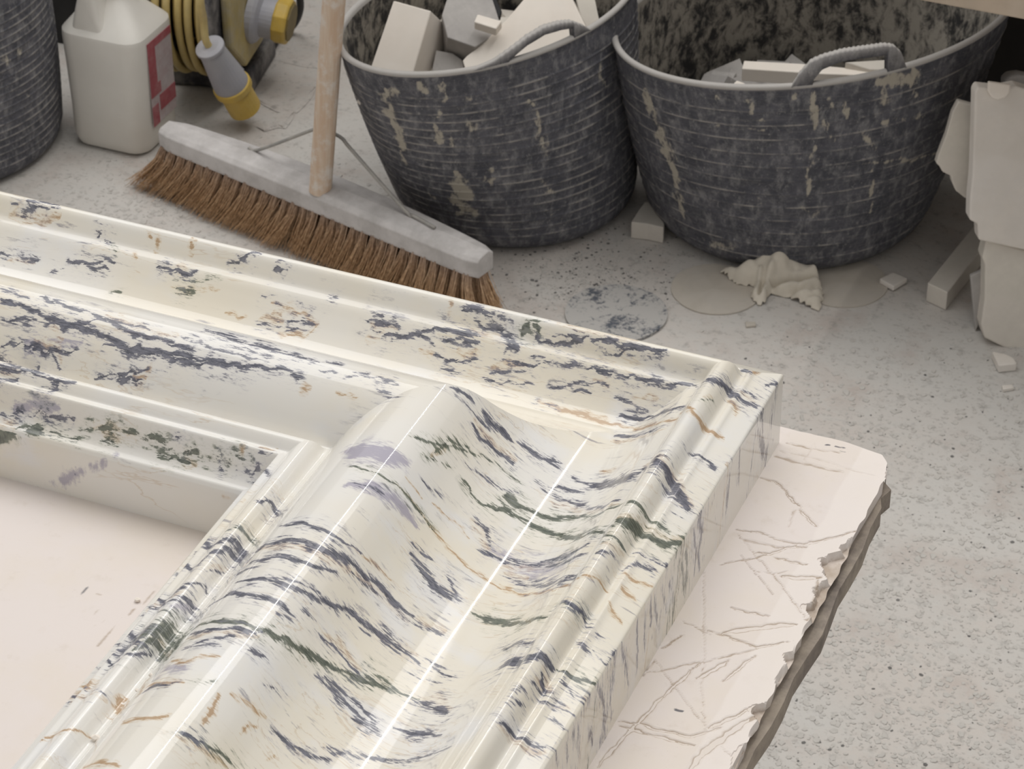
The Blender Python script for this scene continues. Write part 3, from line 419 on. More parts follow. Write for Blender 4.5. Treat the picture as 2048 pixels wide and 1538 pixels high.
def vein_cols(V, side):
    s = np.tile(np.arange(NS), len(V) // NS); top = (s >= 15) & (s < NS - 12)
    A = np.zeros((len(V), 4), np.float32)
    outer = s < 15; inner = s >= NS - 12
    A[top] = paint(V[top][:, :2] * (1, 0.6), doms[0], 4, 0.0007, 260)
    if side == 'stile':
        Q = V[outer]; A[outer] = paint(np.c_[Q[:, 1], (Q[:, 2] - ZB) * 0.85], doms[2], 4, 0.0005, 240)
        drift = (ZB + 0.047 - Q[:, 2]); A[outer] = np.maximum(A[outer], 0.55 * paint(np.c_[np.full(len(Q), XO - 0.0006), (Q[:, 1] + 0.25 * drift) * 0.6], doms[0], 4, 0.0008, 240))
    else:
        Q = V[inner]; A[inner] = paint(np.c_[Q[:, 0], (Q[:, 2] - ZB) * 0.85], doms[1], 4, 0.0008, 240)
    return A
frame = empty('marble_moulding', 'polished cream marble corner moulding with grey and violet veins, lying on the cream board', 'moulding', (-0.5, 1.05, ZB))
zz = ZB + PZ
# header: runs to the left, mitred at the corner
xa = np.r_[np.linspace(-1.9, -1.0, 60)[:-1], np.linspace(-1.0, 0, 720)]
fr = (xa + 1.9) / 1.9
X = -1.9 + fr[:, None] * ((XO - PS) + 1.9)[None, :]
dense = np.clip((xa + 1.0) / 1.0, 0, 1)
X = np.where(fr[:, None] < 0, X, X)
lo = -1.0 - 0 * PS
Xl = np.linspace(-1.9, -0.86, 260)[:-1]; t = np.linspace(0, 1, 640)
X = np.vstack([np.repeat(Xl[:, None], NS, 1), -0.86 + t[:, None] * ((XO - PS) + 0.86)[None, :]])
n = len(X); Y = np.repeat((YO - KY * PS)[None, :], n, 0); Z = np.repeat(zz[None, :], n, 0)
V = np.stack([X, Y, Z], -1).reshape(-1, 3)
F = grid_faces(n, NS)[:, ::-1]
header = fast_mesh('header', V, F, M_MARBLE, frame); set_col(header, 'vein', vein_cols(V, 'header')); header['label'] = 'marble length running across, with violet and slate veins'
Yl = np.linspace(0.15, 0.70, 150)[:-1]; t = np.linspace(0, 1, 560)
Y = np.vstack([np.repeat(Yl[:, None], NS, 1), 0.70 + t[:, None] * ((YO - KY * PS) - 0.70)[None, :]])
n = len(Y); X = np.repeat((XO - PS)[None, :], n, 0); Z = np.repeat(zz[None, :], n, 0)
V = np.stack([X, Y, Z], -1).reshape(-1, 3)
stile = fast_mesh('stile', V, grid_faces(n, NS), M_MARBLE, frame); set_col(stile, 'vein', vein_cols(V, 'stile')); stile['label'] = 'marble length running towards the viewer, crossed by slate veins'

# ------------------------------------------------------------------ the board it lies on, and the bench under it
bench = empty('workbench', 'cream topped workbench carrying the marble moulding, scratched and chipped along its edge', 'workbench', (-0.9, 0.7, 0))
outl = [(-2.2, 1.2155), (-0.345, 1.2155), (-0.3245, 1.2165), (-0.3005, 1.2120), (-0.2955, 1.2060), (-0.2915, 1.1900), (-0.2925, 0.05), (-2.2, 0.05)]
# visible strip of the top as a fine sheet carrying the cuts and chips
nx, ny = 84, 560
gx = np.linspace(-0.372, -0.2925, nx); gy = np.linspace(0.70, 1.2155, ny)
GX, GY = np.meshgrid(gx, gy, indexing='ij'); P2 = np.c_[GX.ravel(), GY.ravel()]
SCR = [(0,0.0009,0.8,[(-0.3564,1.1656),(-0.3472,1.1651),(-0.3405,1.1604),(-0.3329,1.1528),(-0.3277,1.1486)]),(0,0.0011,0.8,[(-0.3271,1.1468),(-0.3203,1.1412),(-0.314,1.1355)]),(0,0.0008,0.5,[(-0.3293,1.1458),(-0.3277,1.1297)]),(0,0.0008,0.6,[(-0.3531,1.2015),(-0.3366,1.2028),(-0.3228,1.2041)]),(0,0.0013,0.6,[(-0.3548,1.1873),(-0.3392,1.1872),(-0.3227,1.1875),(-0.3153,1.1884)]),(0,0.001,0.4,[(-0.3553,1.1927),(-0.3378,1.1944),(-0.3165,1.1923),(-0.2958,1.1911)]),(0,0.0007,0.4,[(-0.3382,1.2077),(-0.3392,1.1872)]),(0,0.0009,0.8,[(-0.3534,1.1168),(-0.3404,1.1192),(-0.3284,1.117),(-0.3163,1.118),(-0.304,1.1293),(-0.2907,1.1422)]),(0,0.0009,0.7,[(-0.3486,1.1106),(-0.3373,1.1102),(-0.3288,1.1107),(-0.3125,1.1176)]),(0,0.0009,0.8,[(-0.337,1.1021),(-0.3302,1.104),(-0.323,1.1121),(-0.3174,1.1175)]),(0,0.0009,0.8,[(-0.3271,1.1022),(-0.3173,1.1023),(-0.3089,1.1029)]),(0,0.0007,0.7,[(-0.3509,1.0852),(-0.3413,1.0932),(-0.3336,1.0995),(-0.3241,1.1116)]),(0,0.0016,0.9,[(-0.3175,1.0883),(-0.3077,1.0918),(-0.2982,1.0964)]),(0,0.0006,0.6,[(-0.3327,1.0969),(-0.3171,1.0835),(-0.3055,1.0707),(-0.2947,1.0599)]),(0,0.0006,0.6,[(-0.3436,1.0963),(-0.3329,1.0867),(-0.3171,1.0727)]),(0,0.0006,0.5,[(-0.351,1.1137),(-0.3418,1.1052),(-0.3321,1.0951)]),(0,0.0008,0.8,[(-0.3336,1.054),(-0.3251,1.0538),(-0.3139,1.0546)]),(0,0.0016,0.9,[(-0.3312,1.0335),(-0.3225,1.0396),(-0.3147,1.0448),(-0.2989,1.0543)]),(0,0.0008,0.85,[(-0.3391,1.0321),(-0.3294,1.032),(-0.3207,1.0309),(-0.3107,1.0296),(-0.2976,1.0398)]),(0,0.0007,0.6,[(-0.3562,0.9883),(-0.3437,0.999),(-0.3254,1.0141),(-0.3104,1.0287)]),(0,0.0014,0.8,[(-0.3313,0.9943),(-0.3264,1.0036),(-0.3207,1.0142)]),(0,0.0011,0.85,[(-0.3184,0.9979),(-0.3144,1.0096),(-0.3098,1.0234)]),(0,0.0012,0.85,[(-0.3534,0.9152),(-0.3496,0.9406),(-0.3445,0.9637),(-0.3393,0.9873),(-0.3343,1.0057)]),(0,0.0006,0.5,[(-0.356,1.0003),(-0.3483,0.9925),(-0.3375,0.9826),(-0.3154,0.9637)]),(0,0.0006,0.5,[(-0.3576,1.0764),(-0.3411,1.0327),(-0.3247,0.9844),(-0.3138,0.9592)]),(0,0.001,0.8,[(-0.3566,0.9498),(-0.345,0.9529),(-0.3353,0.9518),(-0.3177,0.9541),(-0.3079,0.9651)]),(0,0.001,0.8,[(-0.3545,0.9472),(-0.3382,0.9472),(-0.3155,0.9481)]),(0,0.0013,0.9,[(-0.3129,0.963),(-0.3061,0.9729),(-0.2994,0.9836)]),(0,0.0024,0.9,[(-0.3117,0.9315),(-0.309,0.9492),(-0.3038,0.96),(-0.299,0.9724),(-0.2946,0.9795)]),(0,0.0006,0.5,[(-0.3092,0.9559),(-0.2945,0.9468)]),(0,0.0006,0.6,[(-0.3574,0.9851),(-0.356,1.0003)]),(0,0.0007,0.7,[(-0.356,1.0095),(-0.3492,1.0236)]),(0,0.0006,0.5,[(-0.3528,1.0335),(-0.3437,1.0316),(-0.3357,1.0293)]),(0,0.0005,0.5,[(-0.3168,1.0935),(-0.3226,1.0891),(-0.3329,1.0867)]),(0,0.002,0.6,[(-0.2995,1.0928),(-0.2961,1.0825),(-0.2937,1.0603)]),(2,0.0012,0.9,[(-0.3325,0.9691),(-0.3291,0.9693)]),(2,0.001,0.9,[(-0.3322,1.2084),(-0.3307,1.2086)]),(2,0.0007,0.8,[(-0.3264,1.2093),(-0.3241,1.21)]),(2,0.0009,0.8,[(-0.3223,1.2104),(-0.322,1.2103)]),(2,0.0007,0.7,[(-0.3227,1.2057),(-0.3203,1.2062)]),(2,0.0005,0.4,[(-0.3584,1.1421),(-0.347,1.1384)])]
bs = [(ch, hw, st, np.array(p)) for ch, hw, st, p in SCR]
A = paint(P2, bs, 4, 0.0007, 300)
edge = -0.2925 - P2[:, 0]
band = np.clip((0.021 - edge + 0.002 * (vnoise(P2 * 90) - 0.5)) / 0.0012, 0, 1); A[:, 1] = np.maximum(A[:, 1], band)
chip = np.clip((0.0022 * np.clip(vnoise(np.c_[P2[:, 1] * 70, P2[:, 0] * 0]) - 0.5, 0, 1) * 2.0 - edge) / 0.001, 0, 1)
for cy, cw, cd in ((1.109, 0.014, 0.010), (1.085, 0.012, 0.006), (1.070, 0.007, 0.007), (1.0285, 0.005, 0.0045), (0.985, 0.006, 0.007), (0.95, 0.010, 0.003), (1.125, 0.005, 0.004)):
    w = cd * np.clip(1 - np.abs((P2[:, 1] - cy) / cw) ** 2, 0, 1) * (0.7 + 0.6 * vnoise(P2 * 300)); chip = np.maximum(chip, np.clip((w - edge) / 0.0008, 0, 1))
zt = 0.7500 - 0.0007 * np.clip(A[:, 0] * 1.3, 0, 1) - 0.005 * chip
cut = np.interp(GX.ravel(), [-0.372, -0.345, -0.3245, -0.3005, -0.2955, -0.2925], [1.2155, 1.2155, 1.2165, 1.2120, 1.2060, 1.1925])
yy = np.minimum(P2[:, 1], cut - 0.0003 + 0.0 * P2[:, 1]); yy = yy + 0.0006 * (vnoise(np.c_[P2[:, 0] * 200, P2[:, 1] * 0]) - 0.5) * (P2[:, 1] > cut - 0.001)
xx = P2[:, 0] + (edge < 0.002) * 0.0014 * (vnoise(np.c_[P2[:, 1] * 130, P2[:, 0] * 0]) - 0.6)
A[:, 0] = np.maximum(A[:, 0], 0.55 * chip)
sheet = fast_mesh('board_facing', np.c_[xx, yy, zt], grid_faces(nx, ny), M_BOARD, bench, smooth=False); set_col(sheet, 'wear', A); sheet['label'] = 'knife-scored strip of board beside the marble'
inner = [(-2.2, 1.2150), (-0.372, 1.2150), (-0.372, 0.05), (-2.2, 0.05)]
n2x, n2y = 260, 220
gx = np.linspace(-1.0, -0.372, n2x); gy = np.linspace(0.6, 1.02, n2y); GX2, GY2 = np.meshgrid(gx, gy, indexing='ij'); P3 = np.c_[GX2.ravel(), GY2.ravel()]
A3 = paint(P3, [(ch, hw, st, np.array(p)) for ch, hw, st, p in [(2,0.0005,0.7,[(-0.6511,0.9284),(-0.6506,0.9361),(-0.6494,0.9442)]),(2,0.0005,0.5,[(-0.6522,0.9131),(-0.6519,0.9172)]),(0,0.0009,0.6,[(-0.6167,0.9493),(-0.6177,0.9373),(-0.6206,0.9247),(-0.6211,0.9121),(-0.6222,0.8983)]),(0,0.0012,0.4,[(-0.6326,0.9095),(-0.6304,0.9149),(-0.6269,0.9209)]),(0,0.0012,0.4,[(-0.6366,0.9202),(-0.6348,0.9278)]),(0,0.0015,0.5,[(-0.6436,0.935),(-0.6413,0.9357)]),(2,0.0004,0.4,[(-0.658,0.9354),(-0.655,0.9343)]),(2,0.0004,0.5,[(-0.6266,0.9599),(-0.6261,0.9599)]),(0,0.0006,0.4,[(-0.6667,0.9328),(-0.6612,0.9328),(-0.655,0.9343)]),(2,0.0004,0.4,[(-0.6837,0.9808),(-0.6834,0.9806)]),(2,0.0004,0.4,[(-0.6799,0.9515),(-0.6796,0.9512)]),(2,0.0004,0.4,[(-0.6713,0.8964),(-0.6709,0.8962)]),(2,0.0004,0.4,[(-0.6534,0.8874),(-0.653,0.8872)])]], 4, 0.0006, 260)
tops = fast_mesh('board_facing', np.c_[P3, np.full(len(P3), 0.7500)], grid_faces(n2x, n2y), M_BOARD, bench, smooth=False); set_col(tops, 'wear', A3)
mk('board', *prism([(x, y, 0.7494) for x, y in [(-2.2, 1.2150), (-0.346, 1.2150), (-0.325, 1.2160), (-0.302, 1.2115), (-0.2965, 1.2055), (-0.2930, 1.1900), (-0.2955, 1.13), (-0.3035, 1.112), (-0.300, 1.09), (-0.299, 1.075), (-0.2940, 1.05), (-0.2965, 1.03), (-0.2935, 1.0), (-0.2985, 0.985), (-0.2935, 0.96), (-0.2935, 0.05), (-2.2, 0.05)]], (0, 0, -0.0095)), M_BOARD, bench)
ll = []
for i, y in enumerate(np.linspace(1.178, 0.05, 60)): ll.append((-0.2885 + 0.0012 * math.sin(y * 90) + 0.0008 * math.sin(y * 37), y, 0.7398))
mk('backing_board', *prism([(-2.2, 1.2100, 0.7398), (-0.33, 1.2100, 0.7398), (-0.300, 1.2060, 0.7398), (-0.2895, 1.1960, 0.7398), (-0.2925, 1.186, 0.7398)] + ll + [(-2.2, 0.05, 0.7398)], (0, 0, -0.0125)), M_EDGE, bench)
for x in (-2.05, -0.52):
    for y in (0.2, 1.05):
        mk('leg', *box((x, y, 0.34), (0.035, 0, 0), (0, 0.035, 0), (0, 0, 0.34)), M_TIMBER, bench, bevel=0.003)
for y in (0.2, 1.05): mk('rail', *box((-1.285, y, 0.7025), (0.8, 0, 0), (0, 0.02, 0), (0, 0, 0.0245)), M_TIMBER, bench)
# ------------------------------------------------------------------ the low bench at the back, above the tubs
BY = 2.357
back = empty('back_bench', 'pale timber shelf bench whose front edge hangs over the right-hand tub', 'bench', (0.0, 2.6, 0))
mk('bench_top', *box((0.03, BY + 0.36, 0.4525), (0.63, 0, 0), (0, 0.36, 0), (0, 0, 0.0225)), M_TIMBER, back, bevel=0.002)
for x, y in ((-0.55, 2.93), (0.6, 2.45), (0.6, 3.02)): mk('leg', *box((x, y, 0.215), (0.03, 0, 0), (0, 0.03, 0), (0, 0, 0.215)), M_SHADEWOOD, back)
mk('shade_panel', *box((-0.04, BY + 0.50, 0.215), (0.70, 0, 0), (0, 0.01, 0), (0, 0, 0.215)), M_SHADEWOOD, back)  # near-black sheet added to stand for the deep shade under the bench

# ------------------------------------------------------------------ rubber tubs
def rimpt(T, th):
    a, b = T['a'], T['b']; ph = th - T['rot']; rr = a * b / np.sqrt((b * np.cos(ph)) ** 2 + (a * np.sin(ph)) ** 2)
    u, v = rr * np.cos(th), rr * np.sin(th)
    P = np.array([T['ct'][0], T['ct'][1], T['zt']]) + u[..., None] * RT + v[..., None] * FW
    P[..., 2] += T['tr'] * u + T['tf'] * v; return P
def wallpt(T, th, v, inset=0.0):
    out = np.cos(th)[..., None] * RT + np.sin(th)[..., None] * FW
    B = np.array([T['cb'][0], T['cb'][1], 0.0]) + T['rb'] * out
    P = B + (rimpt(T, th) - B) * v[..., None] + out * (0.005 * np.sin(np.pi * v))[..., None]
    k = np.clip(1 - v / 0.09, 0, 1); P = P - out * (0.022 * (1 - np.sqrt(np.clip(1 - k * k, 0, 1))) + inset)[..., None]
    return P, out
def make_tub(T, label, splats, handle, nrib):
    root = empty('rubber_tub', label, 'tub', (T['cb'][0], T['cb'][1], 0), T.get('group'))
    nt, nv = 220, nrib * 12 + 1
    th, v = np.meshgrid(np.linspace(0, 2 * np.pi, nt, endpoint=False), np.linspace(0, 1, nv), indexing='ij')
    ph = (v * nrib) % 1.0; ribm = np.clip((np.sin(np.pi * np.clip(v, 0, 1)) * 6), 0, 1) * (v < 0.9) * (v > 0.08)
    tri = np.clip(1 - np.abs(ph - 0.5) * (0.16 * 26 / nrib * 40), 0, 1)
    P, out = wallpt(T, th, v); P = P + out * (0.0011 * tri * ribm)[..., None]
    # rounded lip and inner skin
    lip = [(0.0022, 0.0015), (0.0028, 0.004), (0.001, 0.0062), (-0.0025, 0.0062), (-0.0048, 0.004), (-0.0052, 0.0)]
    tt = th[:, 0]; R0 = rimpt(T, tt); o2 = np.cos(tt)[:, None] * RT + np.sin(tt)[:, None] * FW
    L = np.stack([R0 + o2 * a + np.array([0, 0, h]) for a, h in lip], 1)
    V = np.concatenate([P, L], 1); m = V.shape[1]
    o = fast_mesh('wall', V.reshape(-1, 3), grid_faces(nt, m, True), M_RUB, root)
    A = np.zeros((nt, m, 4), np.float32); A[:, :nv, 0] = tri * ribm
    s = th * T['rb'] * 1.15; Q = np.c_[s.ravel(), v.ravel() * 0.27]
    if splats: A[:, :nv, 1] = paint(Q, [(0, hw * 1e-3, st, np.array([(a * T['rb'] * 1.15, b * 0.27) for a, b in pp])) for hw, st, pp in splats], 1, 0.0035, 90)[:, 0].reshape(nt, nv)
    A[:, nv:, 2] = 0.85; A[:, nv - 1, 2] = 0.5; set_col(o, 'dust', A.reshape(-1, 4))
    vi = np.linspace(1, 0.05, 30); th2, v2 = np.meshgrid(tt, vi, indexing='ij'); Pi, _ = wallpt(T, th2, v2, 0.0052)
    Pi[:, -1, 2] = 0.012
    Vi = Pi.reshape(-1, 3); ce = len(Vi); F = [tuple(f[::-1]) for f in grid_faces(nt, 30, True)]
    Vi = np.vstack([Vi, [[T['cb'][0], T['cb'][1], 0.012]]]); F += [(i * 30 + 29, ce, ((i + 1) % nt) * 30 + 29) for i in range(nt)]
    mk('lining', Vi, F, M_IN, root, smooth=True)
    mk('base', np.vstack([wallpt(T, tt, tt * 0 + 0.0)[0] + (0, 0, 0.001), [[T['cb'][0], T['cb'][1], 0.001]]]), [((i + 1) % nt, nt, i) for i in range(nt)], M_RUB, root)
    if handle:
        hth, ho, s0, s1, hi = handle
        N = 90; t = np.linspace(hth[0], hth[-1], N); H = np.interp(t, hth, ho); I = np.interp(t, *hi) * ((t > s0) & (t < s1)); I = np.minimum(I, H * 0.9)
        H = H + 0.0006 * np.sin(np.arange(N) * 1.7) * (H > 0.008)
        R1 = rimpt(T, t); oo = np.cos(t)[:, None] * RT + np.sin(t)[:, None] * FW; up = np.array([0, 0, 1.0])
        base = R1 + up * 0.003
        sec = []
        for lo, hi_, rr in ((I, H, 0),):
            mid = [(0.0008, lo), (0.0026, lo), (0.0030, hi_ * 1.0), (0.0010, hi_ + 0.002), (-0.0035, hi_ + 0.002), (-0.0060, hi_), (-0.0050, lo), (-0.003, lo)]
            for a, h in mid: sec.append(base + oo * a + up * np.asarray(h)[:, None])
        V = np.stack(sec, 1); k = V.shape[1]
        F = [((i) * k + j, (i + 1) * k + j, (i + 1) * k + (j + 1) % k, i * k + (j + 1) % k) for i in range(N - 1) for j in range(k)]
        F += [tuple(range(k)), tuple((N - 1) * k + j for j in range(k))[::-1]]
        h = fast_mesh('handle', V.reshape(-1, 3), np.array(F[:-2]), M_RUB, root); A = np.zeros((len(V) * k, 4), np.float32).reshape(N, k, 4); A[:, 3:5, 2] = 0.85; A[:, 2, 2] = 0.4; A[:, 5, 2] = .4
        set_col(h, 'dust', A.reshape(-1, 4))
        th3 = np.linspace(hth[0] + np.pi, hth[-1] + np.pi, N); R3 = rimpt(T, th3)
        o3 = np.cos(th3)[:, None] * RT + np.sin(th3)[:, None] * FW
        V = np.stack([R3 + up * 0.003 + o3 * a + up * np.asarray(hh)[:, None] for a, hh in ((0.0026, I), (0.003, H), (-0.006, H), (-0.005, I))], 1)
        F = [(i * 4 + j, (i + 1) * 4 + j, (i + 1) * 4 + (j + 1) % 4, i * 4 + (j + 1) % 4) for i in range(N - 1) for j in range(4)]
        fast_mesh('handle', V.reshape(-1, 3), np.array(F), M_RUB, root)
    return root
TUBS = {'2': {'cb': (-1.0873, 2.5295), 'rb': 0.137, 'ct': (-1.094, 2.4662), 'a': 0.186, 'b': 0.1354, 'rot': 0.7768, 'tr': 0.0823, 'tf': -0.0428, 'zt': 0.27}, '3': {'cb': (-0.79, 2.6252), 'rb': 0.157, 'ct': (-0.7617, 2.592), 'a': 0.2228, 'b': 0.1721, 'rot': 0.2736, 'tr': 0.0932, 'tf': -0.0341, 'zt': 0.27}, '1': {'cb': (-1.7757, 2.3764), 'rb': 0.142, 'ct': (-1.785, 2.372), 'a': 0.152, 'b': 0.146, 'rot': 0.0, 'tr': 0.1, 'tf': -0.02, 'zt': 0.235}}
SPL = {'2': [(6.9, 0.9, [(4.051, 0.915), (4.037, 0.829), (4.03, 0.744), (4.044, 0.678), (4.03, 0.573)]), (4.8, 0.7, [(3.996, 0.563), (4.009, 0.477)]), (4.2, 0.8, [(4.286, 0.985), (4.307, 0.925)]), (2.4, 0.7, [(4.425, 1.0), (4.411, 0.879), (4.363, 0.789)]), (4.8, 0.7, [(4.314, 0.764), (4.307, 0.653)]), (2.6, 0.8, [(4.46, 0.864), (4.494, 0.819)]), (2.4, 0.9, [(4.937, 0.869), (4.979, 0.799), (5.021, 0.719), (5.048, 0.628)]), (6.9, 0.5, [(5.034, 0.618), (5.055, 0.523)]), (10.6, 0.9, [(4.363, 0.482), (4.37, 0.397), (4.404, 0.322)]), (12.2, 0.8, [(4.293, 0.317), (4.397, 0.246)]), (3.2, 0.8, [(4.605, 0.528), (4.619, 0.482)]), (4.2, 0.8, [(4.584, 0.457), (4.612, 0.412)]), (3.2, 0.8, [(4.39, 0.683), (4.383, 0.638)]), (6.9, 0.6, [(4.951, 0.407), (5.076, 0.322)]), (2.6, 0.5, [(5.665, 0.789), (5.72, 0.678)]), (3.7, 0.6, [(4.086, 0.342), (4.148, 0.307)]), (4.2, 0.6, [(4.529, 0.899), (4.55, 0.869)]), (3.2, 0.7, [(4.529, 0.769), (4.55, 0.729)]), (8.0, 0.4, [(5.658, 0.91), (5.665, 0.789)]), (3.7, 0.5, [(5.014, 0.211), (5.138, 0.161)]), (5.3, 0.7, [(4.016, 0.879), (4.12, 0.925)])], '3': [(8.0, 0.8, [(3.656, 0.899), (3.712, 0.754), (3.76, 0.623)]), (8.0, 0.85, [(3.746, 0.678), (3.802, 0.523), (3.822, 0.407)]), (6.4, 0.6, [(3.829, 0.382), (3.864, 0.206)]), (3.2, 0.9, [(4.612, 0.99), (4.654, 0.864), (4.667, 0.754)]), (2.4, 0.9, [(4.667, 0.754), (4.667, 0.618), (4.674, 0.432)]), (10.6, 0.8, [(5.062, 0.975), (5.249, 0.965)]), (5.3, 0.8, [(5.048, 0.965), (5.09, 0.844)]), (3.2, 0.8, [(5.249, 0.94), (5.311, 0.844)]), (3.2, 0.8, [(4.827, 0.92), (4.875, 0.804)]), (3.7, 0.7, [(4.709, 0.955), (4.75, 0.889)]), (4.2, 0.7, [(4.286, 0.794), (4.383, 0.804)]), (3.7, 0.7, [(4.321, 0.849), (4.37, 0.839)]), (3.7, 0.7, [(4.757, 0.759), (4.82, 0.704)]), (3.7, 0.6, [(4.716, 0.824), (4.75, 0.734)]), (1.3, 0.8, [(5.097, 0.553), (5.138, 0.302)]), (2.1, 0.6, [(4.106, 0.824), (4.12, 0.799)]), (3.2, 0.6, [(4.286, 0.533), (4.328, 0.437), (4.39, 0.402)]), (2.6, 0.7, [(4.259, 0.95), (4.28, 0.874)]), (1.6, 0.7, [(4.487, 0.995), (4.508, 0.945)]), (10.6, 0.35, [(3.94, 0.136), (4.286, 0.126)]), (5.3, 0.5, [(5.083, 0.764), (5.415, 0.739)]), (2.6, 0.6, [(4.993, 0.583), (5.782, 0.482)]), (6.4, 0.5, [(4.647, 0.382), (4.785, 0.347)]), (2.1, 0.7, [(4.093, 0.97), (4.099, 0.93)]), (5.3, 0.5, [(4.958, 0.734), (5.111, 0.638)])], '1': [(3.7, 0.5, [(5.678, 0.533), (5.755, 0.407)]), (8.0, 0.4, [(5.561, 0.648), (5.72, 0.653)])]}
H2 = ([4.62, 4.75, 4.87, 5.0, 5.15, 5.3, 5.42, 5.54, 5.62], [0, .005, .0135, .0225, .0275, .025, .020, .009, 0], 4.86, 5.43, ([4.86, 4.92, 5.0, 5.15, 5.3, 5.42], [.002, .008, .0145, .020, .018, .014]))
H3 = ([4.49, 4.53, 4.59, 4.66, 4.77, 4.885, 5.035, 5.10, 5.15, 5.19], [0, .014, .027, .0315, .0345, .034, .032, .028, .018, 0], 4.61, 5.06, ([4.61, 4.66, 4.77, 4.885, 5.03], [.006, .018, .0245, .024, .022]))
make_tub(TUBS['3'], 'black rubber tub with one plank in it, behind the crumpled rag', SPL['3'], H3, 14)
make_tub(TUBS['2'], 'leaning black rubber tub heaped with stone offcuts, behind the broom', SPL['2'], H2, 23)
make_tub(TUBS['1'], 'black ribbed tub cut by the frame, beside the white jerrycan', SPL['1'], None, 26)

# ------------------------------------------------------------------ offcuts inside the tubs
def sheet(name, label, cat, px, p0, n, e, mat, group=None, bevel=0.0012):
    n = np.array(n, float); n /= np.linalg.norm(n)
    P = [at_plane(x, y, p0, n) for x, y in px]
    o = mk(name, *prism(P, e), mat, bevel=bevel)
    c = np.mean(P, axis=0); o.data.transform(Matrix.Translation(-Vector(c))); o.location = c
    return tag(o, label, cat, group)
def cd(a, b, c): return RT * a + FW * b + np.array([0, 0, c])
G2 = 'offcuts in the leaning tub'
c2 = np.array([-1.094, 2.466, 0.0])
sheet('stone_block', 'tall pale block leaning at the left in the heaped tub', 'block', [(787, 1), (862, 22), (822, 160), (800, 215), (712, 205), (738, 145)], c2 + cd(-.075, -.045, .245), cd(0, -.83, .55), cd(.022, .055, -.055), M_CREAM, G2)
sheet('stone_block', 'grey-faced stone block in the middle of the heaped tub', 'block', [(894, -2), (985, -2), (1005, 60), (950, 94), (895, 75), (884, 30)], c2 + cd(-.01, 0.02, .272), cd(0, -.45, .9), cd(-.004, .03, -.045), M_STONE3, G2)
sheet('stone_offcut', 'small pale offcut lying on the grey-faced block', 'offcut', [(955, 28), (1004, 42), (992, 58), (948, 44)], c2 + cd(.012, .005, .292), cd(0, -.45, .9), cd(0, .006, -.012), M_CREAM, G2)
sheet('stone_slab', 'broad pale slab slanting across the tub behind its handle', 'slab', [(925, 121), (933, 112), (964, 88), (1012, 40), (1056, -12), (1140, -12), (1178, 66), (1150, 125), (1060, 165), (960, 168), (930, 138)], c2 + cd(.045, -.03, .262), cd(-.25, -.62, .74), cd(.006, .018, -.02), M_CREAM, G2)
sheet('strap', 'black strap end poking up behind the slanting slab', 'strap', [(970, -4), (992, -4), (1004, 22), (1000, 36), (988, 30)], c2 + cd(.025, .03, .282), cd(0, -.7, .7), cd(0, .004, -.006), M_BLACK)
sheet('stone_offcut', 'pinkish offcut at the right wall of the heaped tub', 'offcut', [(1150, -10), (1188, -10), (1202, 58), (1176, 72), (1160, 30)], c2 + cd(.085, .035, .25), cd(-.3, -.6, .7), cd(.004, .02, -.03), M_STONE, G2)
sheet('stone_offcut', 'brownish lump low in the gap beside the tall block', 'offcut', [(872, 100), (905, 106), (925, 120), (930, 150), (880, 160), (862, 150)], c2 + cd(-.02, -.03, .215), cd(0, -.6, .8), cd(0, .03, -.04), M_STONE3, G2)
# bed of rubble filling the lower part of the leaning tub
Vr = []; Fr = []
for i in range(160):
    a, rr = rng.random() * 6.283, 0.098 * math.sqrt(rng.random()); c = np.array([-1.0905, 2.497, 0.165 + 0.02 * rng.random()]) + RT * rr * math.cos(a) + FW * rr * math.sin(a)
    q = rng.normal(size=(3, 3)); q, _ = np.linalg.qr(q); s = 0.012 + 0.012 * rng.random(3); v, f = box(c, q[0] * s[0], q[1] * s[1], q[2] * s[2]); b = len(Vr); Vr += v; Fr += [tuple(b + k for k in ff) for ff in f]
o = mk('rubble', Vr, Fr, M_STONE); tag(o, 'bed of broken stone filling the leaning tub under the larger offcuts', 'rubble', None, 'stuff')
c3 = np.array([-0.775, 2.60, 0.0])
sheet('wood_plank', 'pale plank lying across inside the right-hand tub', 'plank', [(1488, 121), (1600, 127), (1755, 141), (1782, 152), (1640, 147), (1484, 137)], c3 + cd(.0, .0, .185), (0, 0, 1), (0, 0, -.016), M_CREAM, None, 0.001)
sheet('wood_offcut', 'short offcut behind the plank in the right-hand tub', 'offcut', [(1690, 124), (1776, 119), (1784, 140), (1740, 139)], c3 + cd(.04, .03, .2), cd(0, -.4, .9), (0, 0, -.012), M_STONE, None, 0.001)
sheet('stone_chip', 'small pale chip by the near rim inside the right-hand tub', 'chip', [(1462, 172), (1474, 160), (1490, 166), (1496, 180), (1478, 190)], c3 + cd(-.03, -.12, .25), cd(0, -.5, .85), cd(0, .01, -.012), M_CREAM, None, 0.0015)
Vr = []; Fr = []
for i in range(110):
    a, rr = rng.random() * 6.283, 0.115 * math.sqrt(rng.random()); c = np.array([-0.786, 2.615, 0.095 + 0.022 * rng.random()]) + RT * rr * math.cos(a) + FW * rr * math.sin(a)
    q, _ = np.linalg.qr(rng.normal(size=(3, 3))); s = 0.012 + 0.012 * rng.random(3); v, f = box(c, q[0] * s[0], q[1] * s[1], q[2] * s[2]); b = len(Vr); Vr += v; Fr += [tuple(b + k for k in ff) for ff in f]
o = mk('rubble', Vr, Fr, M_STONE3); tag(o, 'dusty rubble in the bottom of the right-hand tub under the plank', 'rubble', None, 'stuff')

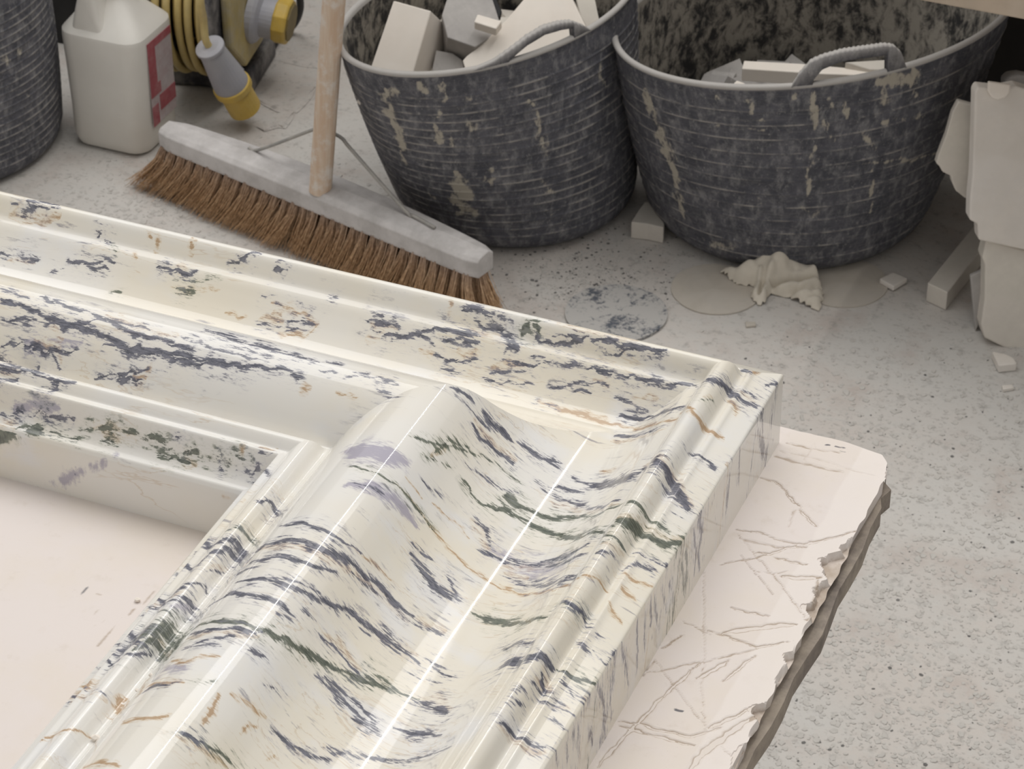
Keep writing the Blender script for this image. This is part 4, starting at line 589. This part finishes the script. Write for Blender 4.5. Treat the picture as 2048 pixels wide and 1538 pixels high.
# ------------------------------------------------------------------ jerrycan
jug = empty('jerrycan', 'milky white plastic jerrycan with a red printed label, behind the broom head', 'jerrycan', (-1.568, 2.47, 0))
def oct_ring(x0, x1, y0, y1, ch, z, n=5):
    P = []
    for cx, cy, a0 in ((x1 - ch, y1 - ch, 0), (x0 + ch, y1 - ch, 90), (x0 + ch, y0 + ch, 180), (x1 - ch, y0 + ch, 270)):
        for k in range(n): 
            a = math.radians(a0 + 90 * k / (n - 1)); P.append((cx + ch * math.cos(a), cy + ch * math.sin(a), z))
    return P
jx0, jx1, jy0, jy1 = -1.628, -1.523, 2.421, 2.514
rings = [(0.012, 0.0, 0.018), (0.004, 0.004, 0.02), (0.0, 0.016, 0.022), (0.0, 0.06, 0.022), (-0.001, 0.11, 0.022), (-0.002, 0.148, 0.022), (-0.0015, 0.154, 0.022), (0.006, 0.163, 0.020), (0.02, 0.180, 0.018), (0.033, 0.196, 0.014), (0.036, 0.2, 0.012)]
V = []
for ins, z, ch in rings: V += oct_ring(jx0 + ins, jx1 - ins, jy0 + ins, jy1 - ins, ch, z)
m = 20; F = [(i * m + k, i * m + (k + 1) % m, (i + 1) * m + (k + 1) % m, (i + 1) * m + k) for i in range(len(rings) - 1) for k in range(m)] + [tuple(range(m))[::-1], tuple((len(rings) - 1) * m + k for k in range(m))]
mk('body', V, F, M_PLASTIC, jug, smooth=True, bevel=0.002)
# front shoulder carrying the moulded grip
gp = [(jx0 + .012, .140), (jx0 + .070, .140), (jx0 + .062, .158), (jx0 + .056, .178), (jx0 + .053, .205), (jx0 + .050, .222), (jx0 + .036, .226), (jx0 + .030, .205), (jx0 + .021, .175)]
mk('grip', *prism([(x, jy0 + .0035, z) for x, z in gp], (0, .07, 0)), M_PLASTIC, jug, smooth=True, bevel=0.009, segs=4)
V, F = lathe([(0, .017), (.018, .017), (.02, .015)], (jx1 - 0.045, jy1 - 0.045, 0.192), (0, 0, 1), 24); mk('neck', V, F, M_PLASTIC, jug, smooth=True)
V, F = lathe([(0, .020), (.018, .020), (.021, .018)], (jx1 - 0.045, jy1 - 0.045, 0.211), (0, 0, 1), 24); mk('cap', V, F, M_RED, jug)
lx = jx1 + 0.0022
def lab(y0, y1, z0, z1, d=0.0): return box(((lx + d), (y0 + y1) / 2, (z0 + z1) / 2), (0.0004, 0, 0), (0, (y1 - y0) / 2, 0), (0, 0, (z1 - z0) / 2))
ly0, ly1 = jy0 + 0.022, jy1 - 0.016
lb = mk('label', *lab(ly0, ly1, 0.036, 0.146), M_PRINT, jug); 
w = ly1 - ly0
for a, b, c, d in ((0, .30, .088, .146), (.3, 1, .136, .146), (0, .26, .036, .062), (.34, 1, .05, .07), (0, .42, .074, .088)):
    mk('red_print', *lab(ly0 + a * w, ly0 + b * w, c, d, 0.0006), M_RED, lb)

# ------------------------------------------------------------------ cable reel
ax = np.array(RT * 0.975 - FW * 0.22); ax /= np.linalg.norm(ax)
pc = at(512, 122, 0.035); pc = np.array([pc[0], pc[1], 0.128]); 
reel = empty('cable_reel', 'yellow site extension cable reel with a grey and yellow socket, beside the jerrycan', 'cable reel', (pc[0], pc[1], 0))
fl = pc - ax * 0.016
pan = []
side = np.cross([0, 0, 1], ax); 
for k in range(8):
    a = math.radians(22.5 + 45 * k); pan.append(pc + side * 0.09 * math.cos(a) + np.array([0, 0, 0.09 * math.sin(a)]))
p_ = mk('front_panel', *prism(pan, -ax * 0.012), M_YELF, reel, bevel=0.004)
V, F = lathe([(-.004, .116), (-.002, .119), (.004, .119), (.006, .116), (.006, .04)], pc - ax * 0.020, ax, 56); mk('flange', V, F, M_BLKDUST, reel, smooth=False)
V, F = lathe([(0, .093), (.004, .095), (.006, .093)], pc - ax * 0.104, ax, 56); mk('flange', V, F, M_BLKDUST, reel)
V, F = lathe([(0, .06), (.07, .06)], pc - ax * 0.108, ax, 32); mk('drum', V, F, M_BLACK, reel)
for k in range(5):
    rr = 0.099 + 0.002 * math.sin(k * 2.3); c = pc - ax * (0.034 + 0.0136 * k); P = [c + rr * (side * math.cos(a) + np.array([0, 0, math.sin(a)])) for a in np.linspace(0, 2 * np.pi, 49)]
    V, F = tube(P, 0.0048, 8, False); mk('cable_turn', V, F, M_CABLE, reel, smooth=True)
    P = [c - ax * 0.006 + (rr - 0.012) * (side * math.cos(a) + np.array([0, 0, math.sin(a)])) for a in np.linspace(0, 2 * np.pi, 49)]
    V, F = tube(P, 0.0046, 8, False); mk('cable_turn', V, F, M_CABLE, reel, smooth=True)
sc0 = pc + np.array([0, 0, -0.028])
sdir = ax * 0.93 + np.array([0, 0, -0.12]) 
sdir /= np.linalg.norm(sdir)
V, F = lathe([(-.002, .036), (.006, .036), (.010, .033), (.014, .0255), (.032, .026)], sc0, sdir, 32); s_ = mk('socket', V, F, M_GREY, reel, smooth=False)
V, F = lathe([(.030, .0275), (.033, .029), (.045, .029), (.048, .027)], sc0, sdir, 10); cp = mk('socket_cap', V, F, M_YEL, reel, bevel=0.001)
V, F = lathe([(.0, .024), (.002, .023)], sc0 + sdir * 0.0482, sdir, 10); mk('cap_face', V, F, M_COVER, cp)
for k, (dy, dz) in enumerate(((0.004, -0.042), (-0.004, -0.057))):
    cc = pc + ax * 0.0012; P = smooth_path([cc + side * (dy - 0.016) + np.array([0, 0, dz + 0.012]), cc + side * dy + np.array([0, 0, dz]), cc + side * (dy + 0.02) + np.array([0, 0, dz - 0.008])], 10)
    V, F = tube(P, [0.0006] + [0.0022] * 8 + [0.0006], 6); mk('vent_slot', V, F, M_BLACK, p_)
mk('tray', *box((at(405, 180, 0)[0] - 0.0, at(405, 180, 0)[1] + 0.055, 0.0175), ax * 0.055, side * 0.05, (0, 0, 0.0165)), M_BLKDUST, reel, bevel=0.004)
V, F = tube(smooth_path([at(496, 148, .006), at(518, 128, .006), at(540, 100, .006), at(558, 72, .006), at(585, 52, .012), at(600, 20, .05), at(598, -20, .09)], 40), 0.0048, 10); mk('tube_frame', V, F, M_BLACK, reel, smooth=True)
p1, p2 = at(419, 93, .128), at(490, 216, .0270)
pd = (p2 - p1); Lp = np.linalg.norm(pd); pd /= Lp
plug = mk('plug', *lathe([(-.002, .0120), (.0, .0180), (.004, .0180), (.006, .0155), (Lp * .30, .0185), (Lp * .55, .0215), (Lp * .62, .0218)], p1, pd, 28), M_GREY, reel, smooth=False, bevel=0.0006)
mk('plug_collar', *lathe([(Lp * .60, .0225), (Lp * .61, .0238), (Lp * .68, .0238), (Lp * .70, .0205)], p1, pd, 28), M_YEL, plug, bevel=0.0006)
mk('plug_shroud', *lathe([(Lp * .68, .0200), (Lp * 1.0, .0200), (Lp * 1.0, .0185), (Lp * .9, .016)], p1, pd, 28), M_YEL, plug)
rid = np.cross(pd, (0, 0, 1)); rid /= np.linalg.norm(rid); upn = np.cross(rid, pd)
mk('plug_rib', *prism([p1 + pd * Lp * .1 + upn * .0155, p1 + pd * Lp * .50 + upn * .0215, p1 + pd * Lp * .55 + upn * .0225, p1 + pd * Lp * .58 + upn * .0180], rid * 0.004), M_GREY, plug)
mk('plug_tab', *box(p1 + pd * Lp * .5 - rid * .0225, rid * .003, pd * .0035, upn * .0015), M_GREY, plug)
c0 = pc - ax * 0.040 
V, F = tube(smooth_path([c0 + (-FW) * 0.07 + np.array([0, 0, .11]), at(401, -15, .215), at(407, 40, .165), p1 - pd * 0.012, p1 + pd * 0.006], 30), 0.0046, 8); mk('cable_tail', V, F, M_CABLE, reel, smooth=True)

# black crate behind, between tub and jerrycan
cb = at(120, 96, 0); crate = empty('plastic_crate', 'black plastic crate in the shade between the left tub and the jerrycan', 'crate', (cb[0], cb[1] + 0.07, 0))
mk('body', *box((cb[0] - 0.02, cb[1] + 0.07, 0.13), (0.05, 0, 0), (0, 0.06, 0), (0, 0, 0.13)), M_BLACK, crate, bevel=0.004)
mk('rim', *box((cb[0] - 0.02, cb[1] + 0.07, 0.262), (0.055, 0, 0), (0, 0.065, 0), (0, 0, 0.008)), M_BLACK, crate, bevel=0.003)

# ------------------------------------------------------------------ broom
bA, bB = np.array([-1.4655, 2.3795]), np.array([-1.0125, 2.2655])
bd = (bB - bA); BL = np.linalg.norm(bd); bd /= BL; bn = np.array([-bd[1], bd[0]])
broom = empty('broom', 'wide wooden broom with brown bristles, its grey head dusted with plaster', 'broom', (*(bA + bB) / 2, 0))
def b3(u, w, z): p = bA + bd * u + bn * w; return np.array([p[0], p[1], z])
rows = []
for u in np.linspace(0, BL, 33):
    q = abs(u / BL - 0.5) * 2; hw = 0.0275 - 0.011 * q ** 2.2; back_ = hw; e = 1 - 0.25 * max(0, (q - 0.93) / 0.07)
    rows.append([b3(u, -0.016 * e, .062), b3(u, -0.017 * e, .066), b3(u, -0.017 * e, .083 - .001 * q), b3(u, -0.012 * e, .089 - 0.003 * q), b3(u, 0.006, .0915 - 0.003 * q), b3(u, (back_ * 1.25 - 0.006) * e, .088 - 0.003 * q), b3(u, (back_ * 1.25 - .002) * e, .083), b3(u, (back_ * 1.25 - .002) * e, .062)])
V = np.array(rows).reshape(-1, 3); k = 8
F = [(i * k + j, i * k + (j + 1) % k, (i + 1) * k + (j + 1) % k, (i + 1) * k + j) for i in range(32) for j in range(k)] + [tuple(range(k))[::-1], tuple(32 * k + j for j in range(k))]
F = [f[::-1] for f in F]
mk('head', V, F, M_PAINT, broom, bevel=0.0012)
hb = np.array([-1.2348, 2.3165, .086]); ht = np.array([-1.2063, 2.3165, .3273]); hdir = (ht - hb) / np.linalg.norm(ht - hb)
V, F = tube([hb + hdir * s for s in np.linspace(0, 1.15, 14)], [0.0128] + [0.0125] * 13, 20); mk('handle', V, F, M_HANDLE, broom, smooth=False)
ha = hb + hdir * 0.076
V, F = tube(smooth_path([b3(.118, .012, .0915), b3(.134, .012, .0935), ha + np.array([-.012, 0.006, 0]), ha + np.array([0.0, .0145, .001])], 26), 0.0019, 8)
mk('brace', V, F, M_METAL, broom, smooth=True)
ba = hb + hdir * 0.07
brp = smooth_path([ba + np.array([0.0, .0145, .0]), ba + np.array([.016, .012, -.004]), ba + np.array([.03, .006, -.012]), b3(.352, .008, .094), b3(.362, .008, .0925), b3(.395, .004, .0915)], 40)
V, F = tube(brp, 0.0021, 8); mk('brace', V, F, M_METAL, broom, smooth=True)
def tuft(seed, lean):
    r = np.random.default_rng(seed); V = []; F = []; root = []
    for i in range(110):
        p = r.normal(size=2) * 0.0021; spread = r.normal(size=2) * 0.0055; L = 0.064 * (0.86 + 0.2 * r.random()); w = 0.00042 + 0.00025 * r.random(); a0 = r.random() * 3.14
        cu = r.normal(size=2) * 0.003; b = len(V)
        for s in (0, .3, .65, 1.0):
            c = np.array([p[0] + (spread[0] + lean) * s ** 1.5 + cu[0] * s * (1 - s) * 2, p[1] + spread[1] * s ** 1.3 + cu[1] * s * (1 - s) * 2, -L * s]); ww = w * (1 - 0.6 * s)
            for j in range(3): V.append(c + ww * np.array([math.cos(a0 + 2.094 * j), math.sin(a0 + 2.094 * j), 0])); root.append(max(0, 1 - s * 2.2))
        for s in range(3):
            for j in range(3): F.append((b + s * 3 + j, b + s * 3 + (j + 1) % 3, b + s * 3 + 3 + (j + 1) % 3, b + s * 3 + 3 + j))
    me = bpy.data.meshes.new('bristle_tuft'); me.from_pydata([list(map(float, v)) for v in V], [], F); me.materials.append(M_BRISTLE)
    at_ = me.attributes.new('root', 'FLOAT', 'POINT'); at_.data.foreach_set('value', root); return me
protos = [[tuft(10 * i + j, l) for j in range(3)] for i, l in enumerate((-0.042, -0.034, -0.028, -0.019, -0.006, 0.014))]
ang = math.atan2(bd[1], bd[0]); org = np.array(broom.location)
for row, w in enumerate((-0.0115, 0.0, 0.012)):
    for i in range(32):
        u = 0.008 + (BL - 0.016) * (i + 0.5 * (row % 2)) / 31.5; q = u / BL
        sel = 0 if q < .05 else 1 if q < .16 else 2 if q < .45 else 3 if q < .82 else 4 if q < .94 else 5
        o = bpy.data.objects.new('bristle_tuft', protos[sel][int(rng.integers(3))]); link(o, broom)
        o.location = b3(u, w, 0.0645) - org; o.rotation_euler = (rng.normal() * 0.03 + (0.16 if row == 0 else -0.05 * row) * -1, rng.normal() * 0.03, ang)
# ------------------------------------------------------------------ things lying on the floor
def disc(px_pts, r, label, mat, z=0.0, t=0.0016):
    c = at(*px_pts, 0.0); n = 48; V = []; 
    for k in range(n):
        a = 2 * math.pi * k / n; rr = r * (1 + 0.006 * math.sin(3 * a) + 0.004 * math.sin(7 * a + 1)); V.append((c[0] + rr * math.cos(a), c[1] + rr * math.sin(a), z + 0.0004))
    o = mk('sanding_disc', *prism(V, (0, 0, t)), mat); o.data.transform(Matrix.Translation((-c[0], -c[1], -z))); o.location = (c[0], c[1], z)
    return tag(o, label, 'disc', 'sanding discs on the floor')
def speckled():
    k = NT('speckled_disc'); n = k.noise(130.0, 5, 0.75, 0.3); low = k.noise(24.0, 3, 0.5)
    c = k.mix(k.ramp(k.math('ADD', n, k.math('MULTIPLY', low, 0.6)), 0.80, 0.98), lin(182, 179, 175), lin(92, 96, 104)); k.bump(n, 0.5, 0.001); return k.done(c, 0.9, 0.2)
M_SPECK = speckled()
disc((1232, 630), 0.056, 'grey speckled disc on the floor behind the marble moulding', M_SPECK, 0.0, 0.003)
disc((1433, 580), 0.0505, 'buff disc half under the crumpled rag, on its near left', M_DISC)
disc((1684, 566), 0.0505, 'buff disc partly under the right-hand tub, on the right of the rag', M_DISC)

# rag: a crumpled cloth built as a folded sheet
def rag():
    px = [(1432, 548), (1452, 545), (1478, 552), (1500, 552), (1512, 524), (1532, 514), (1556, 519), (1572, 536), (1612, 545), (1636, 558), (1646, 580), (1650, 596), (1643, 624), (1625, 622), (1604, 612), (1575, 600), (1545, 592), (1537, 606), (1520, 616), (1506, 608), (1497, 598), (1506, 578), (1478, 577), (1455, 562)]
    foot = np.array([at(x, y, 0.0)[:2] for x, y in px])
    # grid over the bounding box, kept where it falls inside the outline
    lo, hi = foot.min(0), foot.max(0); st = 0.0026
    xs, ys = np.arange(lo[0], hi[0], st), np.arange(lo[1], hi[1], st); GX, GY = np.meshgrid(xs, ys, indexing='ij'); P = np.c_[GX.ravel(), GY.ravel()]
    ins = np.zeros(len(P), bool); j = len(foot) - 1
    for i in range(len(foot)):
        a, b = foot[i], foot[j]; c = ((a[1] > P[:, 1]) != (b[1] > P[:, 1])) & (P[:, 0] < (b[0] - a[0]) * (P[:, 1] - a[1]) / (b[1] - a[1] + 1e-12) + a[0]); ins ^= c; j = i
    return foot, P, ins, len(xs), len(ys), st
foot, P, ins, rnx, rny, st = rag()
def ridge(pts, w, h):
    best = np.full(len(P), 9.0); 
    Q = np.array([at(x, y, 0.0)[:2] for x, y in pts])
    for a, b in zip(Q[:-1], Q[1:]): best = np.minimum(best, seg_dist(P, a, b)[0])
    return h * np.exp(-(best / w) ** 2)
Zr = 0.003 + 0.0025 * vnoise(P * 160) + 0.002 * vnoise(P * 420)
for pts, w, h in (([(1438, 552), (1470, 560), (1500, 566)], .007, .010), ([(1505, 556), (1530, 556), (1556, 560)], .013, .020), ([(1515, 545), (1535, 534), (1562, 545)], .008, .014), ([(1550, 562), (1590, 560), (1625, 562)], .012, .016), ([(1560, 590), (1600, 584), (1640, 575)], .005, .010), ([(1590, 604), (1640, 596)], .005, .010), ([(1505, 606), (1515, 585), (1520, 570)], .004, .012), ([(1526, 606), (1532, 588), (1540, 570)], .0035, .011), ([(1612, 612), (1640, 610)], .004, .008), ([(1540, 574), (1600, 572), (1636, 566)], .004, .006)):
    Zr = np.maximum(Zr, 0) + ridge(pts, w, h) * (0.8 + 0.3 * vnoise(P * 110))
for pts, w, h in (([(1545, 580), (1590, 578), (1636, 572)], .0035, .009), ([(1540, 596), (1590, 594)], .003, .007), ([(1516, 600), (1524, 580)], .002, .007), ([(1530, 545), (1548, 540)], .0035, .010)): Zr = Zr - ridge(pts, w, h)
dist = np.full(len(P), 9.0)
for a, b in zip(foot, np.roll(foot, -1, 0)): dist = np.minimum(dist, seg_dist(P, a, b)[0])
Zr = np.clip(Zr, 0.0015, None) * np.clip(dist / 0.006, 0.25, 1)
idx = -np.ones(len(P), int); idx[ins] = np.arange(ins.sum()); V = np.c_[P + (np.stack([vnoise(P * 200), vnoise(P * 200 + 9)], 1) - .5) * 0.002, Zr][ins]
F = [tuple(idx[[i * rny + j, (i + 1) * rny + j, (i + 1) * rny + j + 1, i * rny + j + 1]]) for i in range(rnx - 1) for j in range(rny - 1)]
F = [f for f in F if min(f) >= 0]
cr = V.mean(0) * (1, 1, 0)
o = mk('rag', V - cr, F, M_RAG, smooth=True, solid=0.0014); o.location = cr; sm = o.modifiers.new('soft', 'SUBSURF'); sm.levels = sm.render_levels = 1
tag(o, 'crumpled off-white cotton rag on the floor against the right-hand tub', 'rag')

def slab_on_floor(name, label, cat, top_px, zt, mat, group=None, z0=0.0004, bevel=0.0012):
    Pt = [at(x, y, zt) for x, y in top_px]; c = np.mean(Pt, 0); c[2] = 0
    o = mk(name, *prism(Pt, (0, 0, z0 - zt)), mat, bevel=bevel); o.data.transform(Matrix.Translation(-Vector(c))); o.location = c
    return tag(o, label, cat, group)
slab_on_floor('stone_offcut', 'moulded stone offcut standing on the floor between the two tubs', 'offcut', [(1262, 444), (1296, 448), (1327, 455), (1329, 447), (1325, 438), (1318, 430), (1310, 420), (1308, 405), (1290, 403), (1280, 415)], 0.022, M_STONE)
slab_on_floor('stone_tile', 'small square stone tile on the rim of the right buff disc', 'tile', [(1759, 557), (1786, 544), (1815, 556), (1787, 573)], 0.0085, M_STONE2, None, 0.0022)
p0, p1 = at(1855, 566, .024), at(1895, 585, .024); dd = at(1962, 500, .024) - p1; dd /= np.linalg.norm(dd)
Pt = [p0, p1, p1 + dd * 0.135, p0 + dd * 0.135]; c = np.mean(Pt, 0); c[2] = 0
o = mk('stone_bar', *prism(Pt, (0, 0, -.0236)), M_STONE, bevel=0.0012); o.data.transform(Matrix.Translation(-Vector(c))); o.location = c; tag(o, 'long square stone bar lying on the floor beside the stacked slabs', 'bar')

# stacked slabs at the right
fn = -FW * 0.96 + np.array([0, 0, 0.28]); bk = -fn / np.linalg.norm(fn)
base = at(2000, 695, 0.0)
sheet('stone_slab', 'lower stone slab on edge carrying the notched slab, right of the bar', 'slab', [(1969, 676), (2010, 696), (2052, 712), (2120, 735), (2120, 520), (2048, 500), (1972, 478), (1968, 500), (1964, 515), (1970, 530), (1969, 600), (1962, 650)], base, fn, bk * 0.03, M_STONE, None, 0.002)
sheet('stone_slab', 'tall notched stone slab standing on the lower slab', 'slab', [(1957, 480), (2048, 500), (2130, 520), (2130, 190), (2060, 180), (2032, 172), (2012, 176), (1990, 178), (1956, 174), (1950, 184), (1948, 260), (1945, 350), (1940, 400), (1939, 440), (1955, 448)], base + np.array([0, 0, .0]) - FW * 0.012, fn, bk * 0.028, M_STONE2, None, 0.002)
sheet('stone_slab', 'scalloped thin slab leaning behind the tall notched slab, nearer the tub', 'slab', [(1917, 202), (1952, 212), (1960, 300), (1950, 402), (1930, 396), (1912, 382), (1904, 364), (1902, 352), (1885, 344), (1880, 334), (1872, 326), (1876, 312), (1893, 268), (1905, 225)], base + FW * 0.032, fn, bk * 0.014, M_STONE, None, 0.0015)
sheet('stone_chip', 'bright half-round chip lodged in the notch of the tall slab', 'chip', [(1977, 164), (2022, 170), (2019, 186), (2010, 196), (1996, 200), (1984, 196), (1976, 184)], base - FW * 0.020, fn, bk * 0.007, M_CREAM, None, 0.0015)
sheet('stone_slab', 'thin shard of slab leaning between the bar and the lower slab', 'slab', [(1941, 552), (1968, 540), (1972, 600), (1962, 640), (1951, 664)], at(1951, 664, 0.0), fn, bk * 0.008, M_STONE3, None, 0.0012)
sheet('stone_slab', 'rounded dark-topped stone at the back behind the tall slab', 'slab', [(2010, 162), (2022, 153), (2040, 151), (2090, 160), (2090, 400), (2010, 400)], base + FW * 0.09, fn, bk * 0.03, M_STONE3, None, 0.003)
slab_on_floor('stone_chip', 'broken stone chip on the floor under the foot of the lower slab', 'chip', [(1984, 702), (2012, 708), (2028, 716), (2034, 727), (1998, 731)], 0.010, M_STONE2)
slab_on_floor('stone_chip', 'thin flat chip on the floor below the broken chip', 'chip', [(2004, 770), (2024, 769), (2028, 775), (2006, 779)], 0.004, M_STONE2, None, 0.0003, 0.0006)
slab_on_floor('stone_chip', 'small buff flake of stone on the open floor in front of the rag', 'chip', [(1491, 643), (1511, 643), (1512, 650), (1492, 652)], 0.003, M_DISC, None, 0.0003, 0.0006)

# loose flakes trodden over the floor: nobody could count them
def flakes(n, region, smin, smax, mat, label, name):
    V = []; F = []
    for i in range(n):
        x, y = region(); z = 0.0003; m = int(rng.integers(4, 7)); s = smin + (smax - smin) * rng.random() ** 2.5; a0 = rng.random() * 6.28; b = len(V); st = 0.5 + 0.8 * rng.random(); ro = rng.random() * 3.14; h = s * (0.06 + 0.12 * rng.random())
        for lay, (hh, k) in enumerate(((0, 1.0), (h, 0.86))):
            for j in range(m):
                a = a0 + 6.283 * j / m; r = s * k * (0.75 + 0.4 * _H[(i * 7 + j) & 65535]); dx, dy = r * math.cos(a), r * st * math.sin(a)
                V.append((x + dx * math.cos(ro) - dy * math.sin(ro), y + dx * math.sin(ro) + dy * math.cos(ro), z + hh + (0.15 * dx if lay else 0)))
        F.append(tuple(b + m + j for j in range(m))); F += [(b + j, b + (j + 1) % m, b + m + (j + 1) % m, b + m + j) for j in range(m)]
    o = mk(name, V, F, mat); return tag(o, label, 'flakes', None, 'stuff')
def reg_right():
    p = at(1480 + 620 * rng.random(), 640 + 950 * rng.random() ** 0.8, 0); return p[0], p[1]
def reg_mid():
    q = rng.normal(size=2); p = at(410 + 190 * q[0], 400 + 45 * q[1], 0); return p[0], p[1]
def reg_dark():
    q = rng.normal(size=2); p = at(1180 + 100 * q[0], 555 + 45 * q[1], 0); return p[0], p[1]
M_FLAKE = plain('plaster_flakes', (190, 186, 180), 0.9, 0.06, 90, None, 0, 0)
M_DARKGRIT = plain('dark_grit', (110, 108, 106), 0.9, 0.2, 90, None, 0, 0)
flakes(3600, reg_right, 0.0010, 0.0042, M_FLAKE, 'trodden plaster flakes strewn over the open floor at the right', 'plaster_flakes')
flakes(1100, reg_mid, 0.0010, 0.0042, M_FLAKE, 'white plaster flakes on the floor in front of the broom bristles', 'plaster_flakes')
flakes(330, reg_dark, 0.0007, 0.0024, M_DARKGRIT, 'dark grit scattered on the floor around the speckled disc', 'grit')
flakes(900, reg_dark, 0.0008, 0.0030, M_FLAKE, 'fine pale crumbs on the floor between the broom and the tubs', 'plaster_crumbs')
flakes(200, reg_right, 0.0008, 0.0022, M_DARKGRIT, 'dark grit dotted over the open floor at the right', 'grit')

# crumbs of stone on the marble and the board
def crumb(px, py, z, s, label, mat=M_CREAM):
    c = at(px, py, z); bm = bmesh.new(); bmesh.ops.create_icosphere(bm, subdivisions=1, radius=s)
    for v in bm.verts: v.co = Vector((v.co.x * (0.8 + 0.5 * random.random()), v.co.y * (0.7 + 0.4 * random.random()), v.co.z * (0.6 + 0.3 * random.random())))
    zmin = min(v.co.z for v in bm.verts)
    me = bpy.data.meshes.new('crumb'); bm.to_mesh(me); bm.free(); me.materials.append(mat); o = bpy.data.objects.new('stone_crumb', me); link(o); o.location = (c[0], c[1], z - zmin - 0.0003)
    return tag(o, label, 'crumb')
def prof_z(x): return ZB + np.interp(XO - x, SM[:, 0], SM[:, 1])
def crumb_marble(px, py, s, label):
    z = ZB + 0.05
    for _ in range(30): z = 0.5 * z + 0.5 * prof_z(at(px, py, z)[0])
    return crumb(px, py, z, s, label)
crumb(275, 1203, 0.75, 0.0019, 'white crumb of stone on the board against the near marble edge')
crumb_marble(192, 1480, 0.0022, 'largest crumb of stone in the groove of the near marble length')
crumb_marble(274, 1382, 0.0011, 'tiny crumb of stone above the largest one in the marble groove')
crumb_marble(301, 1352, 0.0011, 'topmost crumb of stone in the groove of the near marble length')
